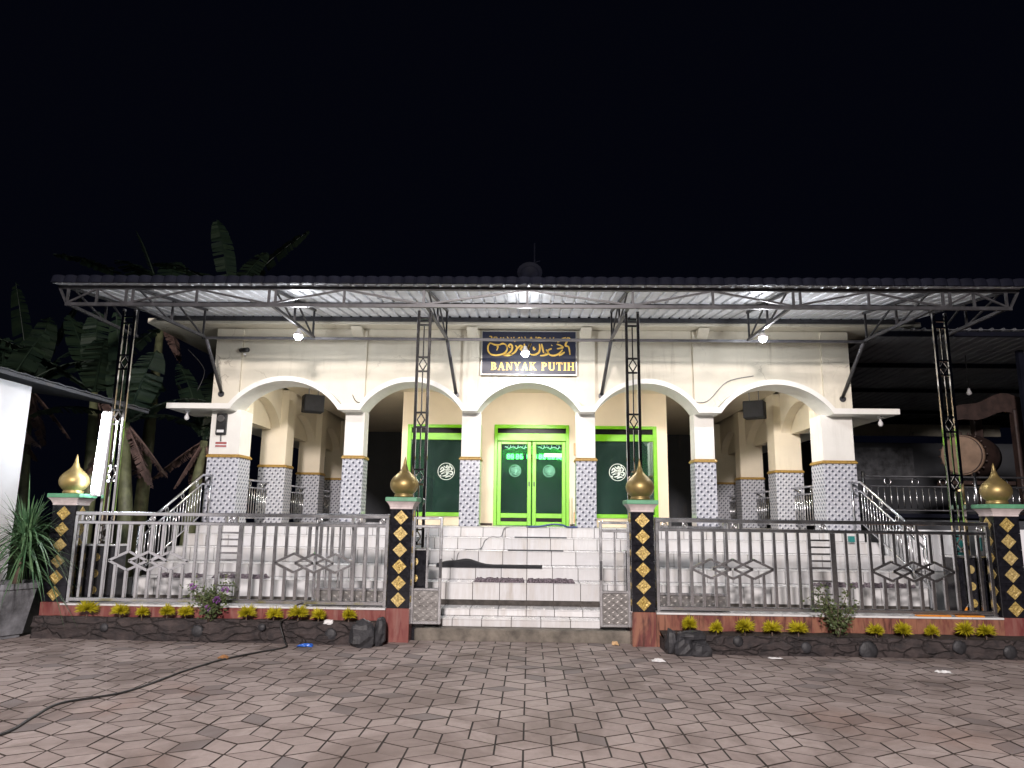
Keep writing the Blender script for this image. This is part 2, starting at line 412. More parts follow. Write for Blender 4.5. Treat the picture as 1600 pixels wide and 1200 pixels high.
# ------------------------------------------------------------------ mesh helpers
WL = {}
class MB:
    def __init__(self):
        self.v = []
        self.f = []
        self.sm = []
    def face(self, pts, sm=False):
        n = len(self.v)
        self.v += [Vector(p) for p in pts]
        self.f.append(list(range(n, n + len(pts))))
        self.sm.append(sm)
    def box(self, x0, x1, y0, y1, z0, z1):
        p = [Vector(a) for a in ((x0, y0, z0), (x1, y0, z0), (x1, y1, z0), (x0, y1, z0), (x0, y0, z1), (x1, y0, z1), (x1, y1, z1), (x0, y1, z1))]
        self.hexa(p)
        return self
    def hexa(self, p):
        n = len(self.v)
        self.v += [Vector(q) for q in p]
        for q in ((0, 3, 2, 1), (4, 5, 6, 7), (0, 1, 5, 4), (1, 2, 6, 5), (2, 3, 7, 6), (3, 0, 4, 7)):
            self.f.append([n + i for i in q])
            self.sm.append(False)
        return self
    def cbox(self, x0, x1, y0, y1, z0, z1, b=0.006):
        """box with chamfered vertical and top edges"""
        lo = [(x0 + b, y0), (x1 - b, y0), (x1, y0 + b), (x1, y1 - b), (x1 - b, y1), (x0 + b, y1), (x0, y1 - b), (x0, y0 + b)]
        cx, cy = (x0 + x1) / 2, (y0 + y1) / 2
        n = len(self.v)
        def ring(z, s):
            for x, y in lo:
                self.v.append(Vector((x - math.copysign(s, x - cx), y - math.copysign(s, y - cy), z)))
        ring(z0 + b, 0); ring(z1 - b, 0); ring(z1, b); ring(z0, b)
        for i in range(8):
            j = (i + 1) % 8
            self.f.append([n + i, n + j, n + 8 + j, n + 8 + i]); self.sm.append(False)
            self.f.append([n + 8 + i, n + 8 + j, n + 16 + j, n + 16 + i]); self.sm.append(False)
            self.f.append([n + 24 + i, n + 24 + j, n + j, n + i]); self.sm.append(False)
        self.f.append([n + 16 + i for i in range(8)]); self.sm.append(False)
        self.f.append([n + 24 + 7 - i for i in range(8)]); self.sm.append(False)
        return self
    def bar(self, p, q, w=0.04, h=None, up=(0, 0, 1)):
        p, q = Vector(p), Vector(q)
        h = w if h is None else h
        d = (q - p).normalized()
        u = Vector(up)
        if abs(d.dot(u)) > 0.98:
            u = Vector((0, 1, 0))
        s = d.cross(u).normalized()
        u = s.cross(d).normalized()
        c = [(-1, -1), (1, -1), (1, 1), (-1, 1)]
        self.hexa([p + s * (a * w / 2) + u * (b * h / 2) for a, b in c] + [q + s * (a * w / 2) + u * (b * h / 2) for a, b in c])
        return self
    def tube(self, pts, r, n=6, cap=True):
        pts = [Vector(p) for p in pts]
        rs = r if isinstance(r, (list, tuple)) else [r] * len(pts)
        base_i = len(self.v)
        prev = None
        for i, p in enumerate(pts):
            d = (pts[min(i + 1, len(pts) - 1)] - pts[max(i - 1, 0)]).normalized()
            u = prev if prev is not None else (Vector((0, 0, 1)) if abs(d.z) < 0.9 else Vector((1, 0, 0)))
            s = d.cross(u)
            s = s.normalized() if s.length > 1e-6 else d.orthogonal().normalized()
            u = s.cross(d).normalized()
            prev = u
            for k in range(n):
                a = 2 * math.pi * k / n
                self.v.append(p + (s * math.cos(a) + u * math.sin(a)) * rs[i])
        for i in range(len(pts) - 1):
            for k in range(n):
                a, b = base_i + i * n + k, base_i + i * n + (k + 1) % n
                self.f.append([a, b, b + n, a + n]); self.sm.append(True)
        if cap:
            self.f.append([base_i + n - 1 - k for k in range(n)]); self.sm.append(False)
            e = base_i + (len(pts) - 1) * n
            self.f.append([e + k for k in range(n)]); self.sm.append(False)
        return self
    def lathe(self, prof, c, n=24, sm=True):
        b = len(self.v)
        c = Vector(c)
        for r, z in prof:
            for k in range(n):
                a = 2 * math.pi * k / n
                self.v.append(c + Vector((r * math.cos(a), r * math.sin(a), z)))
        for i in range(len(prof) - 1):
            for k in range(n):
                p, q = b + i * n + k, b + i * n + (k + 1) % n
                self.f.append([p, q, q + n, p + n]); self.sm.append(sm)
        self.f.append([b + n - 1 - k for k in range(n)]); self.sm.append(False)
        e = b + (len(prof) - 1) * n
        self.f.append([e + k for k in range(n)]); self.sm.append(False)
        return self
    def prism(self, poly, fn, d0, d1):
        """poly of (a, b) pairs, counter-clockwise; fn(a, b, d) gives the point"""
        n = len(self.v)
        k = len(poly)
        self.v += [Vector(fn(a, b, d0)) for a, b in poly] + [Vector(fn(a, b, d1)) for a, b in poly]
        self.f.append([n + i for i in range(k)]); self.sm.append(False)
        self.f.append([n + k + k - 1 - i for i in range(k)]); self.sm.append(False)
        for i in range(k):
            j = (i + 1) % k
            self.f.append([n + j, n + i, n + k + i, n + k + j]); self.sm.append(False)
        return self
    def strip(self, lo, hi, fn, d0, d1):
        """closed band between two curves lo and hi (lists of (a, b)), extruded from d0 to d1"""
        for i in range(len(lo) - 1):
            self.face([fn(*lo[i], d0), fn(*lo[i + 1], d0), fn(*hi[i + 1], d0), fn(*hi[i], d0)])
            self.face([fn(*lo[i + 1], d1), fn(*lo[i], d1), fn(*hi[i], d1), fn(*hi[i + 1], d1)])
            self.face([fn(*lo[i], d1), fn(*lo[i + 1], d1), fn(*lo[i + 1], d0), fn(*lo[i], d0)])
            self.face([fn(*hi[i], d0), fn(*hi[i + 1], d0), fn(*hi[i + 1], d1), fn(*hi[i], d1)])
        for k, r in ((0, 1), (-1, 0)):
            q = [fn(*lo[k], d0), fn(*hi[k], d0), fn(*hi[k], d1), fn(*lo[k], d1)]
            self.face(q if r else q[::-1])
        return self
    def stroke(self, pts, wid, fn, d0, d1, sub=5):
        """calligraphic stroke: a smooth path in the (a, b) plane with a varying width"""
        P = [Vector((p[0], p[1])) for p in pts]
        out = []
        for i in range(len(P) - 1):
            p0, p1, p2, p3 = P[max(i - 1, 0)], P[i], P[i + 1], P[min(i + 2, len(P) - 1)]
            for s in range(sub):
                u = s / sub
                out.append(0.5 * ((2 * p1) + (p2 - p0) * u + (2 * p0 - 5 * p1 + 4 * p2 - p3) * u * u + (3 * p1 - p0 - 3 * p2 + p3) * u ** 3))
        out.append(P[-1])
        L, H = [], []
        for i, p in enumerate(out):
            d = out[min(i + 1, len(out) - 1)] - out[max(i - 1, 0)]
            d = d.normalized() if d.length > 1e-9 else Vector((1, 0))
            n = Vector((-d.y, d.x))
            u = i / (len(out) - 1)
            w = wid * (0.35 + 0.65 * math.sin(math.pi * (0.12 + 0.8 * u)) ** 0.8) * (0.75 + 0.35 * abs(d.x * 0.6 + d.y * 0.8))
            L.append(tuple(p - n * w / 2)); H.append(tuple(p + n * w / 2))
        self.strip(L, H, fn, d0, d1)
        return self
    def build(self, name, m, parent=None, label=None, cat=None, kind=None, group=None, origin=None, recalc=False):
        me = bpy.data.meshes.new(name)
        if origin is None:
            xs = [p.x for p in self.v]; ys = [p.y for p in self.v]; zs = [p.z for p in self.v]
            origin = Vector(((min(xs) + max(xs)) / 2, (min(ys) + max(ys)) / 2, min(zs)))
        origin = Vector(origin)
        me.from_pydata([tuple(p - origin) for p in self.v], [], self.f)
        me.polygons.foreach_set('use_smooth', self.sm)
        uvl = me.uv_layers.new(name='UVMap')
        V = self.v
        for p in me.polygons:
            n = p.normal
            ax = max(range(3), key=lambda i: abs(n[i]))
            for li in p.loop_indices:
                c = V[me.loops[li].vertex_index]
                uvl.data[li].uv = ((c.y, c.z) if ax == 0 else (c.x, c.z) if ax == 1 else (c.x, c.y))
        me.materials.append(m)
        if recalc:
            import bmesh
            bm = bmesh.new(); bm.from_mesh(me)
            bmesh.ops.remove_doubles(bm, verts=bm.verts, dist=1e-5)
            bmesh.ops.recalc_face_normals(bm, faces=bm.faces)
            bm.to_mesh(me); bm.free()
        o = bpy.data.objects.new(name, me)
        COL.objects.link(o)
        WL[o.name] = origin
        if parent is not None:
            o.parent = parent
            o.location = origin - WL[parent.name]
        else:
            o.location = origin
        tag(o, label, cat, group, kind or ('thing' if cat else None))
        return o

def tag(o, label=None, cat=None, group=None, kind=None):
    for k, v in (('label', label), ('category', cat), ('group', group), ('kind', kind)):
        if v:
            o[k] = v

def thing(name, loc, label, cat, group=None, kind=None):
    kind = kind or ('thing' if cat else None)
    o = bpy.data.objects.new(name, None)
    o.empty_display_size = 0.1
    COL.objects.link(o)
    o.location = loc
    WL[o.name] = Vector(loc)
    tag(o, label, cat, group, kind)
    return o

KIDS = {}
def clone(o, d, parent=None):
    """copy of one object (mesh shared), moved by d; keeps its parent unless given another"""
    c = o.copy()
    COL.objects.link(c)
    if parent is not None:
        c.parent = parent
    c.location = o.location + Vector(d)
    WL[c.name] = WL[o.name] + Vector(d)
    return c

def clone_tree(o, loc, label=None, rotz=None, scale=None):
    c = o.copy()
    COL.objects.link(c)
    c.location = loc
    if label:
        c['label'] = label
    if rotz is not None:
        c.rotation_euler = (0, 0, rotz)
    if scale is not None:
        c.scale = (scale,) * 3
    WL[c.name] = Vector(loc)
    for ch in [k for k in COL.objects if k.parent == o]:
        d = ch.copy(); COL.objects.link(d); d.parent = c
        for g in [k for k in COL.objects if k.parent == ch]:
            e = g.copy(); COL.objects.link(e); e.parent = d
    return c

XZ = lambda a, b, d: (a, d, b)      # drawing plane facing the square
YZ = lambda a, b, d: (d, a, b)

def wall_xz(mb, x0, x1, z0, z1, holes, y0, y1):
    xs = sorted({x0, x1, *[h[0] for h in holes], *[h[1] for h in holes]})
    zs = sorted({z0, z1, *[h[2] for h in holes], *[h[3] for h in holes]})
    def solid(i, j):
        if i < 0 or j < 0 or i >= len(xs) - 1 or j >= len(zs) - 1:
            return False
        cx, cz = (xs[i] + xs[i + 1]) / 2, (zs[j] + zs[j + 1]) / 2
        return not any(h[0] < cx < h[1] and h[2] < cz < h[3] for h in holes)
    for i in range(len(xs) - 1):
        for j in range(len(zs) - 1):
            if not solid(i, j):
                continue
            a, b, c, d = xs[i], xs[i + 1], zs[j], zs[j + 1]
            mb.face([(a, y0, c), (b, y0, c), (b, y0, d), (a, y0, d)])
            mb.face([(b, y1, c), (a, y1, c), (a, y1, d), (b, y1, d)])
            if not solid(i - 1, j): mb.face([(a, y1, c), (a, y0, c), (a, y0, d), (a, y1, d)])
            if not solid(i + 1, j): mb.face([(b, y0, c), (b, y1, c), (b, y1, d), (b, y0, d)])
            if not solid(i, j - 1): mb.face([(a, y1, c), (b, y1, c), (b, y0, c), (a, y0, c)])
            if not solid(i, j + 1): mb.face([(a, y0, d), (b, y0, d), (b, y1, d), (a, y1, d)])

def frange(a, b, n):
    return [a + (b - a) * i / n for i in range(n + 1)]

# ------------------------------------------------------------------ ground and paving
g = MB(); g.face([(-200, -200, -0.006), (200, -200, -0.006), (200, 200, -0.006), (-200, 200, -0.006)])
g.build('ground', M['ground'], label='dark sandy ground under and around the paved yard', kind='structure')

paving = thing('pavement', (0, 7, 0), 'pinkish grey rhombus paving of the yard before the gate', None, kind='structure')
SD = 0.236
rh = []
row = 0
yy = 2.6
while yy < 10.6:
    xx = -9.6 + (row % 2) * SD * math.sqrt(3) / 2
    while xx < 9.6:
        for a0 in (90, 210, 330):
            e1 = Vector((math.cos(R(a0)), math.sin(R(a0)), 0)) * SD
            e2 = Vector((math.cos(R(a0 + 120)), math.sin(R(a0 + 120)), 0)) * SD
            c = Vector((xx, yy, 0))
            rh.append((c + (e1 + e2) / 2, a0))
        xx += SD * math.sqrt(3)
    yy += SD * 1.5
    row += 1
def paver_verts(a0, c, dz, tx, ty):
    e1 = Vector((math.cos(R(a0)), math.sin(R(a0)), 0))
    e2 = Vector((math.cos(R(a0 + 120)), math.sin(R(a0 + 120)), 0))
    out = []
    for k, z in ((0.945, -0.05), (0.955, -0.006), (0.931, 0.0)):
        for s, u in ((-1, -1), (1, -1), (1, 1), (-1, 1)):
            p = c + (e1 * s + e2 * u) * (SD / 2 * k)
            q = p - c
            out.append(Vector((p.x, p.y, z + dz + q.x * tx + q.y * ty)))
    return out
def paver_add(mb, a0, c, dz, tx, ty):
    n = len(mb.v)
    mb.v += paver_verts(a0, c, dz, tx, ty)
    for b in (0, 4):
        for i in range(4):
            j = (i + 1) % 4
            mb.f.append([n + b + i, n + b + j, n + b + 4 + j, n + b + 4 + i]); mb.sm.append(False)
    mb.f.append([n + 8, n + 9, n + 10, n + 11]); mb.sm.append(False)
def seen(p):
    return abs(p.x) < 0.72 * p.y - 0.15 and p.y > 4.85
rh = [r for r in rh if not (r[0].y > 10.15)]
near = sorted([r for r in rh if seen(r[0])], key=lambda r: r[0].y)[:298]
near_ids = {id(r) for r in near}
pm = {}
for r in near:
    c, a0 = r
    if a0 not in pm:
        mb = MB(); paver_add(mb, a0, Vector((0, 0, 0)), 0, 0, 0)
        pm[a0] = mb.build('paver', M['paver'], paving, origin=(0, 0, 0))
        o = pm[a0]
    else:
        o = pm[a0].copy(); COL.objects.link(o)
    o.location = Vector((c.x, c.y, random.uniform(-.002, .002))) - Vector((0, 7, 0))
    o.rotation_euler = (random.uniform(-.007, .007), random.uniform(-.007, .007), random.uniform(-.006, .006))
mb = MB()
for r in rh:
    if id(r) not in near_ids:
        paver_add(mb, r[1], r[0], random.uniform(-.002, .002), random.uniform(-.008, .008), random.uniform(-.008, .008))
mb.build('paver_field', M['paver'], paving, kind='stuff')

# ------------------------------------------------------------------ stairs
ZP = 1.475
stairs = thing('stairs', (0, 11.8, 0), 'white tiled flight of steps leading up to the arcade', 'stairs')
kerb = MB(); kerb.cbox(-1.5, 1.5, 10.2, 10.44, -0.03, 0.155, 0.02)
kerb.build('kerb_step', M['concrete'], stairs)
core = MB()
levels = [(10.435, 0.245, 1.42), (10.765, 0.34, 6.0), (11.215, 0.665, 6.0), (11.765, 0.862, 6.0), (12.315, 1.082, 6.0), (12.865, 1.280, 6.0), (13.415, 1.46, 6.0)]
for i, (y, z, hw) in enumerate(levels):
    y1 = levels[i + 1][0] if i + 1 < len(levels) else 13.9
    core.box(-hw, hw, y + 0.004 * (i > 0), y1, -0.02, z)
core.build('stair_core', M['grout'], stairs)
TW = 0.4
proto = {}
def tile(kind_, x, w, y, z, hgt, dep):
    key = (kind_, round(w, 3), round(hgt, 3), round(dep, 3))
    if key not in proto:
        mb = MB()
        mb.cbox(-w / 2 + .0045, w / 2 - .0045, 0, dep, 0, hgt, 0.0015)
        proto[key] = mb.build(kind_, M['step_tile'], stairs, origin=(0, 0, 0))
        o = proto[key]
    else:
        o = proto[key].copy(); COL.objects.link(o)
    o.location = Vector((x, y, z)) - Vector((0, 11.8, 0))
    o.rotation_euler = (0, 0, random.uniform(-.002, .002))
prev = 0.155
for i, (y, z, hw) in enumerate(levels):
    zt = z + 0.014
    y1 = levels[i + 1][0] - 0.012 if i + 1 < len(levels) else None
    off = [0.0, 0.12, 0.0, 0.05, -0.06, 0.1, 0.0][i]
    n = int(round(2 * hw / TW))
    for k in range(n):
        w = 2 * hw / n
        x = -hw + w * (k + 0.5)
        lo = prev + (0.0 if i in (0, 1) else 0.0)
        if i == 2:
            lo = prev + 0.075          # an untiled strip at the foot of this riser
        tile('riser_tile', x, w, y - 0.012, lo + 0.003, z - lo - 0.005, 0.012)
        if y1 is not None:
            tile('tread_tile', x, w, y - 0.022, z, 0.014, y1 - y + 0.018)
        else:
            tile('tread_tile', x, w, y - 0.022, z, 0.014, 0.30)
    prev = zt

def cable(name, pts, r, m, label, cat='cable', group=None):
    P = [Vector(p) for p in pts]
    out = []
    for i in range(len(P) - 1):
        p0, p1, p2, p3 = P[max(i - 1, 0)], P[i], P[i + 1], P[min(i + 2, len(P) - 1)]
        for s in range(6):
            u = s / 6
            out.append(0.5 * ((2 * p1) + (p2 - p0) * u + (2 * p0 - 5 * p1 + 4 * p2 - p3) * u * u + (3 * p1 - p0 - 3 * p2 + p3) * u ** 3))
    out.append(P[-1])
    return MB().tube(out, r, 6).build(name, m, None, label, cat, None, group)

# ------------------------------------------------------------------ mosque building
B = thing('mosque_building', (0, 16, 0), 'cream mosque building with arched arcade and green glazed door', 'building')
YF = 13.5                      # front face of the arcade
HC = [(-4.5, 1.08), (-2.15, 1.0), (0.0, 1.0), (2.15, 1.0), (4.5, 1.08)]
ZS = 3.55
def arc_in(dx, hw):            # arch intrados: height above springing
    h, r = hw * 0.935, 0.53
    Rr = (h * h + r * r) / (2 * r)
    return math.sqrt(max(Rr * Rr - dx * dx, 0)) - (Rr - r) if abs(dx) < h else 0.0
def arc_out(dx, hw):
    h, r = hw * 1.02, 0.62
    Rr = (h * h + r * r) / (2 * r)
    return max(math.sqrt(max(Rr * Rr - dx * dx, 0)) - (Rr - r), 0.1) if abs(dx) < h else 0.1
def hood_curves(centres, a0, a1):
    xs = {a0, a1}
    for c, hw in centres:
        h = hw * 0.935
        for i in range(25):
            u = -1 + 2 * i / 24
            s = math.copysign(abs(u) ** 0.8, u)
            xs.add(round(c + h * s, 4))
        for e in (1.0, 1.02, 0.96):
            xs.add(round(c - hw * e, 4)); xs.add(round(c + hw * e, 4))
    xs = sorted(x for x in xs if a0 <= x <= a1)
    lo, hi = [], []
    for x in xs:
        zi, zo = 0.0, 0.1
        for c, hw in centres:
            zi = max(zi, arc_in(x - c, hw)); zo = max(zo, arc_out(x - c, hw))
        lo.append((x, ZS + zi)); hi.append((x, ZS + zo))
    return lo, hi
lo, hi = hood_curves(HC, -6.68, 6.68)
MB().strip(lo, hi, XZ, 13.15, YF + 0.3).build('arch_hood', M['white'], B, recalc=True)
# wall above the hood
wl = [(x, z - 0.004) for x, z in hi if abs(x) <= 5.97]
wl = [(-5.97, ZS + 0.1)] + [p for p in wl if abs(p[0]) < 5.97] + [(5.97, ZS + 0.1)]
MB().strip(wl, [(x, 5.16) for x, _ in wl], XZ, YF, YF + 0.25).build('facade_wall', M['cream'], B, recalc=True)
for x, w in ((-5.72, .5), (-3.25, .34), (-1.07, .34), (1.07, .34), (3.25, .34), (5.72, .5)):
    z0 = ZS + 0.105
    b = MB().box(x - w / 2, x + w / 2, YF - 0.06, YF - 0.002, z0, 5.14)
    b.build('pilaster', M['cream'], B)
    if abs(x) < 5:
        MB().prism([(YF - .061, 5.14), (YF - .32, 5.14), (YF - .061, 4.98)], lambda a, c, d: (d, a, c), x - .1, x + .1).build('bracket', M['cream'], B, recalc=True)
# eaves slab
MB().cbox(-7.2, 7.2, 13.15, 26, 5.165, 5.265, 0.01).build('eaves_slab', M['cream'], B)
MB().box(-5.4, 5.4, YF + 0.3, 25.9, 4.42, 4.5).build('corridor_ceiling', M['side_cream'], B)
MB().box(-5.98, 5.98, 13.72, 26, -0.02, ZP).build('floor', M['floor_tile'], B)

def column(x0, x1, y0, y1, ztop, zband=2.71):
    c = MB().box(x0, x1, y0, y1, ZP, ztop).build('column', M['white'] if y0 < 13.6 else M['side_cream'], B)
    MB().cbox(x0 - .014, x1 + .014, y0 - .014, y1 + .014, ZP + 0.001, zband - 0.03, 0.003).build('tile_cladding', M['wainscot'], c)
    b = MB()
    b.cbox(x0 - .04, x1 + .04, y0 - .04, y1 + .04, zband - .03, zband + .01, 0.012)
    b.cbox(x0 - .025, x1 + .025, y0 - .025, y1 + .025, zband + .01, zband + .03, 0.008)
    b.build('moulding_band', M['gold_band'], c)
    return c
for x, w in ((-3.25, .36), (-1.07, .34), (1.07, .34), (3.25, .36)):
    column(x - w / 2, x + w / 2, YF + 0.002, YF + 0.36, ZS + 0.03)
# side arcades: pillars and arched walls running back on both sides
piers = [(13.502, 14.05), (16.12, 16.6), (18.8, 19.25), (21.3, 21.8), (23.8, 24.3)]
for s in (-1, 1):
    xa, xb = (-5.97, -5.4) if s < 0 else (5.4, 5.97)
    for y0, y1 in piers:
        column(xa, xb, y0, y1, ZS + 0.03 if y0 < 14 else 4.42)
    cen = [((piers[i][1] + piers[i + 1][0]) / 2, (piers[i + 1][0] - piers[i][1]) / 2 / 0.93) for i in range(4)]
    def sarc(y):
        z = 0.0
        for c, hw in cen:
            d = abs(y - c) / (hw * 0.93)
            if d < 1:
                z = max(z, 0.53 * (1 - d ** 1.75) ** 0.7)
        return z
    ys = [14.05]
    for i in range(4):
        a, b = piers[i][1], piers[i + 1][0]
        ys += [a + (b - a) * (1 - math.cos(math.pi * k / 20)) / 2 for k in range(21)]
    ys = sorted(set(round(y, 4) for y in ys + [24.3]))
    lo_ = [(y, ZS + sarc(y)) for y in ys]
    MB().strip(lo_, [(y, 5.16) for y in ys], YZ, (-5.76 if s < 0 else 5.56), (-5.56 if s < 0 else 5.76)).build('side_wall', M['side_cream'], B, recalc=True)
    MB().box(-5.968 if s < 0 else 5.77, -5.77 if s < 0 else 5.968, 14.05, 24.3, ZS - .02, 5.16).build('outer_lintel', M['side_cream'], B)
    hx0, hx1 = (-6.68, -5.975) if s < 0 else (5.975, 6.68)
    MB().cbox(hx0, hx1, YF + 0.305, 24.3, ZS, ZS + 0.1, 0.006).build('side_ledge', M['white'], B)
    MB().box(min(s * 5.4, s * 5.97), max(s * 5.4, s * 5.97), YF + 0.31, 14.049, ZS + 0.031, 5.16).build('corner_wall', M['side_cream'], B)
# balustrades between the side pillars
for s in (-1, 1):
    for i in range(3):
        y0, y1 = piers[i][1] + .02, piers[i + 1][0] - .02
        x = s * 5.75
        side = 'left' if s < 0 else 'right'
        bt = thing('side_balustrade', (x, (y0 + y1) / 2, ZP), 'steel balustrade in the %s arch back along the %s side of the arcade' % (('first', 'second', 'third')[i], side), 'balustrade', 'steel balustrades of the side arches')
        MB().tube([(x, y0, ZP + .87), (x, y1, ZP + .87)], .022, 8).build('top_rail', M['chrome'], bt)
        MB().tube([(x, y0, ZP + .72), (x, y1, ZP + .72)], .016, 8).build('mid_rail', M['chrome'], bt)
        MB().tube([(x, y0, ZP + .10), (x, y1, ZP + .10)], .016, 8).build('bottom_rail', M['chrome'], bt)
        n = 15
        o = None
        for k in range(n):
            y = y0 + (y1 - y0) * (k + .5) / n
            if o is None:
                o = MB().tube([(x, y, ZP + .10), (x, y, ZP + .72)], .012, 6).build('baluster', M['chrome'], bt)
                yk = y
            else:
                clone(o, (0, y - yk, 0))
        for k in range(3):
            y = y0 + (y1 - y0) * (k + .5) / 3
            MB().tube([(x, y + .05 * math.cos(a * math.pi / 6), ZP + .795 + .05 * math.sin(a * math.pi / 6)) for a in range(13)], .01, 5, False).build('ring', M['chrome'], bt)

# round lamps on the corridor ceiling
for x, y, lab in ((-3.7, 14.35, 'round ceiling lamp in the arcade behind the leftmost arch'), (.1, 14.5, 'round ceiling lamp in the arcade before the green door'), (3.8, 14.35, 'round ceiling lamp in the arcade behind the rightmost arch')):
    o = thing('ceiling_lamp', (x, y, 4.34), lab, 'lamp', 'ceiling lamps of the arcade')
    MB().lathe([(.15, .03), (.15, .055), (.17, .07)], (x, y, 4.35), 20).build('rim', M['plastic'], o)
    MB().lathe([(.02, -.01), (.09, .0), (.13, .02), (.14, .029)], (x, y, 4.35), 20).build('diffuser', M['lamp'], o)

# prayer hall
HX0, HX1, YH = -2.83, 3.07, 16.2
holes = [(-2.70, -1.05, 1.66, 3.68), (-0.76, 0.90, ZP, 3.69), (1.20, 2.84, 1.66, 3.68)]
w = MB(); wall_xz(w, HX0, HX1, ZP, 4.42, holes, YH, YH + 0.16); w.build('hall_front_wall', M['peach'], B)
for x0, x1, nm in ((HX0, HX0 + .16, 'hall_left_wall'), (HX1 - .16, HX1, 'hall_right_wall')):
    MB().box(x0, x1, YH + .162, 24, ZP, 4.42).build('hall_side_wall', M['peach'], B)
    MB().box(x0 - .012, x1 + .012, YH + .3, 23.9, ZP + .001, 2.7).build('side_wall_tiles', M['wainscot'], B)
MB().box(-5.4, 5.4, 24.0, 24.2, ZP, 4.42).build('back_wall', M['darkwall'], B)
for x0, x1 in ((HX0, -2.72), (-1.04, -.78), (.92, 1.19), (2.86, HX1)):
    MB().cbox(x0, x1, YH - .012, YH - .001, ZP + .001, ZP + .05, .003).build('skirting', M['wood'], B)
# mihrab niche wall seen dimly through the glass
ml = [(0.1 + 1.6 * math.cos(math.pi - math.pi * k / 20), 2.7 + 0.9 * math.sin(math.pi * k / 20)) for k in range(21)]
MB().strip([(-2.6, 2.7)] + ml + [(2.8, 2.7)], [(-2.6, 4.42)] + [(x, 4.42) for x, z in ml] + [(2.8, 4.42)], XZ, 20.0, 20.3).build('inner_arch', M['interior'], B, recalc=True)
for x0, x1 in ((-2.6, -1.5), (1.7, 2.8)):
    MB().box(x0, x1, 20.0, 20.3, ZP, 2.7).build('inner_pier', M['interior'], B)

MB().box(HX0 + .165, HX1 - .165, 20.6, 20.7, ZP, 4.42).build('inner_back_wall', M['interior'], B)

def window(x0, x1, z0, z1):
    f = MB()
    y0, y1 = YH - .03, YH + .10
    t_ = .085
    f.cbox(x0, x0 + t_, y0, y1, z0, z1, .006)
    f.cbox(x1 - t_, x1, y0, y1, z0, z1, .006)
    f.cbox(x0 + t_, x1 - t_, y0, y1, z0, z0 + t_, .006)
    f.cbox(x0 + t_, x1 - t_, y0, y1, z1 - .07, z1, .006)
    f.cbox(x0 + t_, x1 - t_, y0, y1, z1 - .34, z1 - .19, .006)
    o = f.build('window', M['green'], B)
    MB().box(x0 + t_, x1 - t_, YH + .02, YH + .028, z0 + t_, z1 - .34).build('pane', M['glass'], o)
    MB().box(x0 + t_, x1 - t_, YH + .02, YH + .04, z1 - .19, z1 - .07).build('vent_strip', M['screen_black'], o)
    return o
def roundel(cx, cz, r, parent, m, y, seed):
    rd = random.Random(seed)
    d = MB()
    ring = [(cx + r * math.cos(a * math.pi / 16), cz + r * math.sin(a * math.pi / 16)) for a in range(33)]
    rin = [(cx + r * .93 * math.cos(a * math.pi / 16), cz + r * .93 * math.sin(a * math.pi / 16)) for a in range(33)]
    d.strip(rin, ring, XZ, y - .003, y)
    S_ = [[(-.75, .2), (-.5, .5), (-.3, .25), (-.55, .05), (-.8, -.1)], [(-.35, .7), (0, .45), (.1, .75), (.3, .5)], [(.15, .35), (.5, .6), (.75, .35), (.55, .1)],
          [(-.65, -.35), (-.2, -.1), (.15, .25), (.25, -.2), (-.05, -.5), (-.45, -.6)], [(.4, 0), (.8, -.05), (.7, -.4), (.4, -.25)],
          [(-.1, -.75), (.3, -.6), (.6, -.6)], [(-.2, .3), (-.05, .0), (-.3, -.25)], [(.35, .85), (.55, .75)], [(-.8, -.45), (-.6, -.65)], [(-.1, .15), (.1, -.1), (.0, -.3)], [(.42, .35), (.3, .1), (.5, -.1)]]
    for s in S_:
        d.stroke([(cx + a * r * .92, cz + b * r * .92) for a, b in s], r * (.17 if r > .15 else .12), XZ, y - .0032, y - .0002, 4)
    d.build('calligraphy_decal', m, parent, recalc=True)
wL = window(-2.70, -1.05, 1.66, 3.68)
wR = window(1.20, 2.84, 1.66, 3.68)
roundel(-1.82, 2.64, .19, wL, M['decal_white'], YH + .019, 1)
roundel(1.97, 2.66, .19, wR, M['decal_white'], YH + .019, 2)
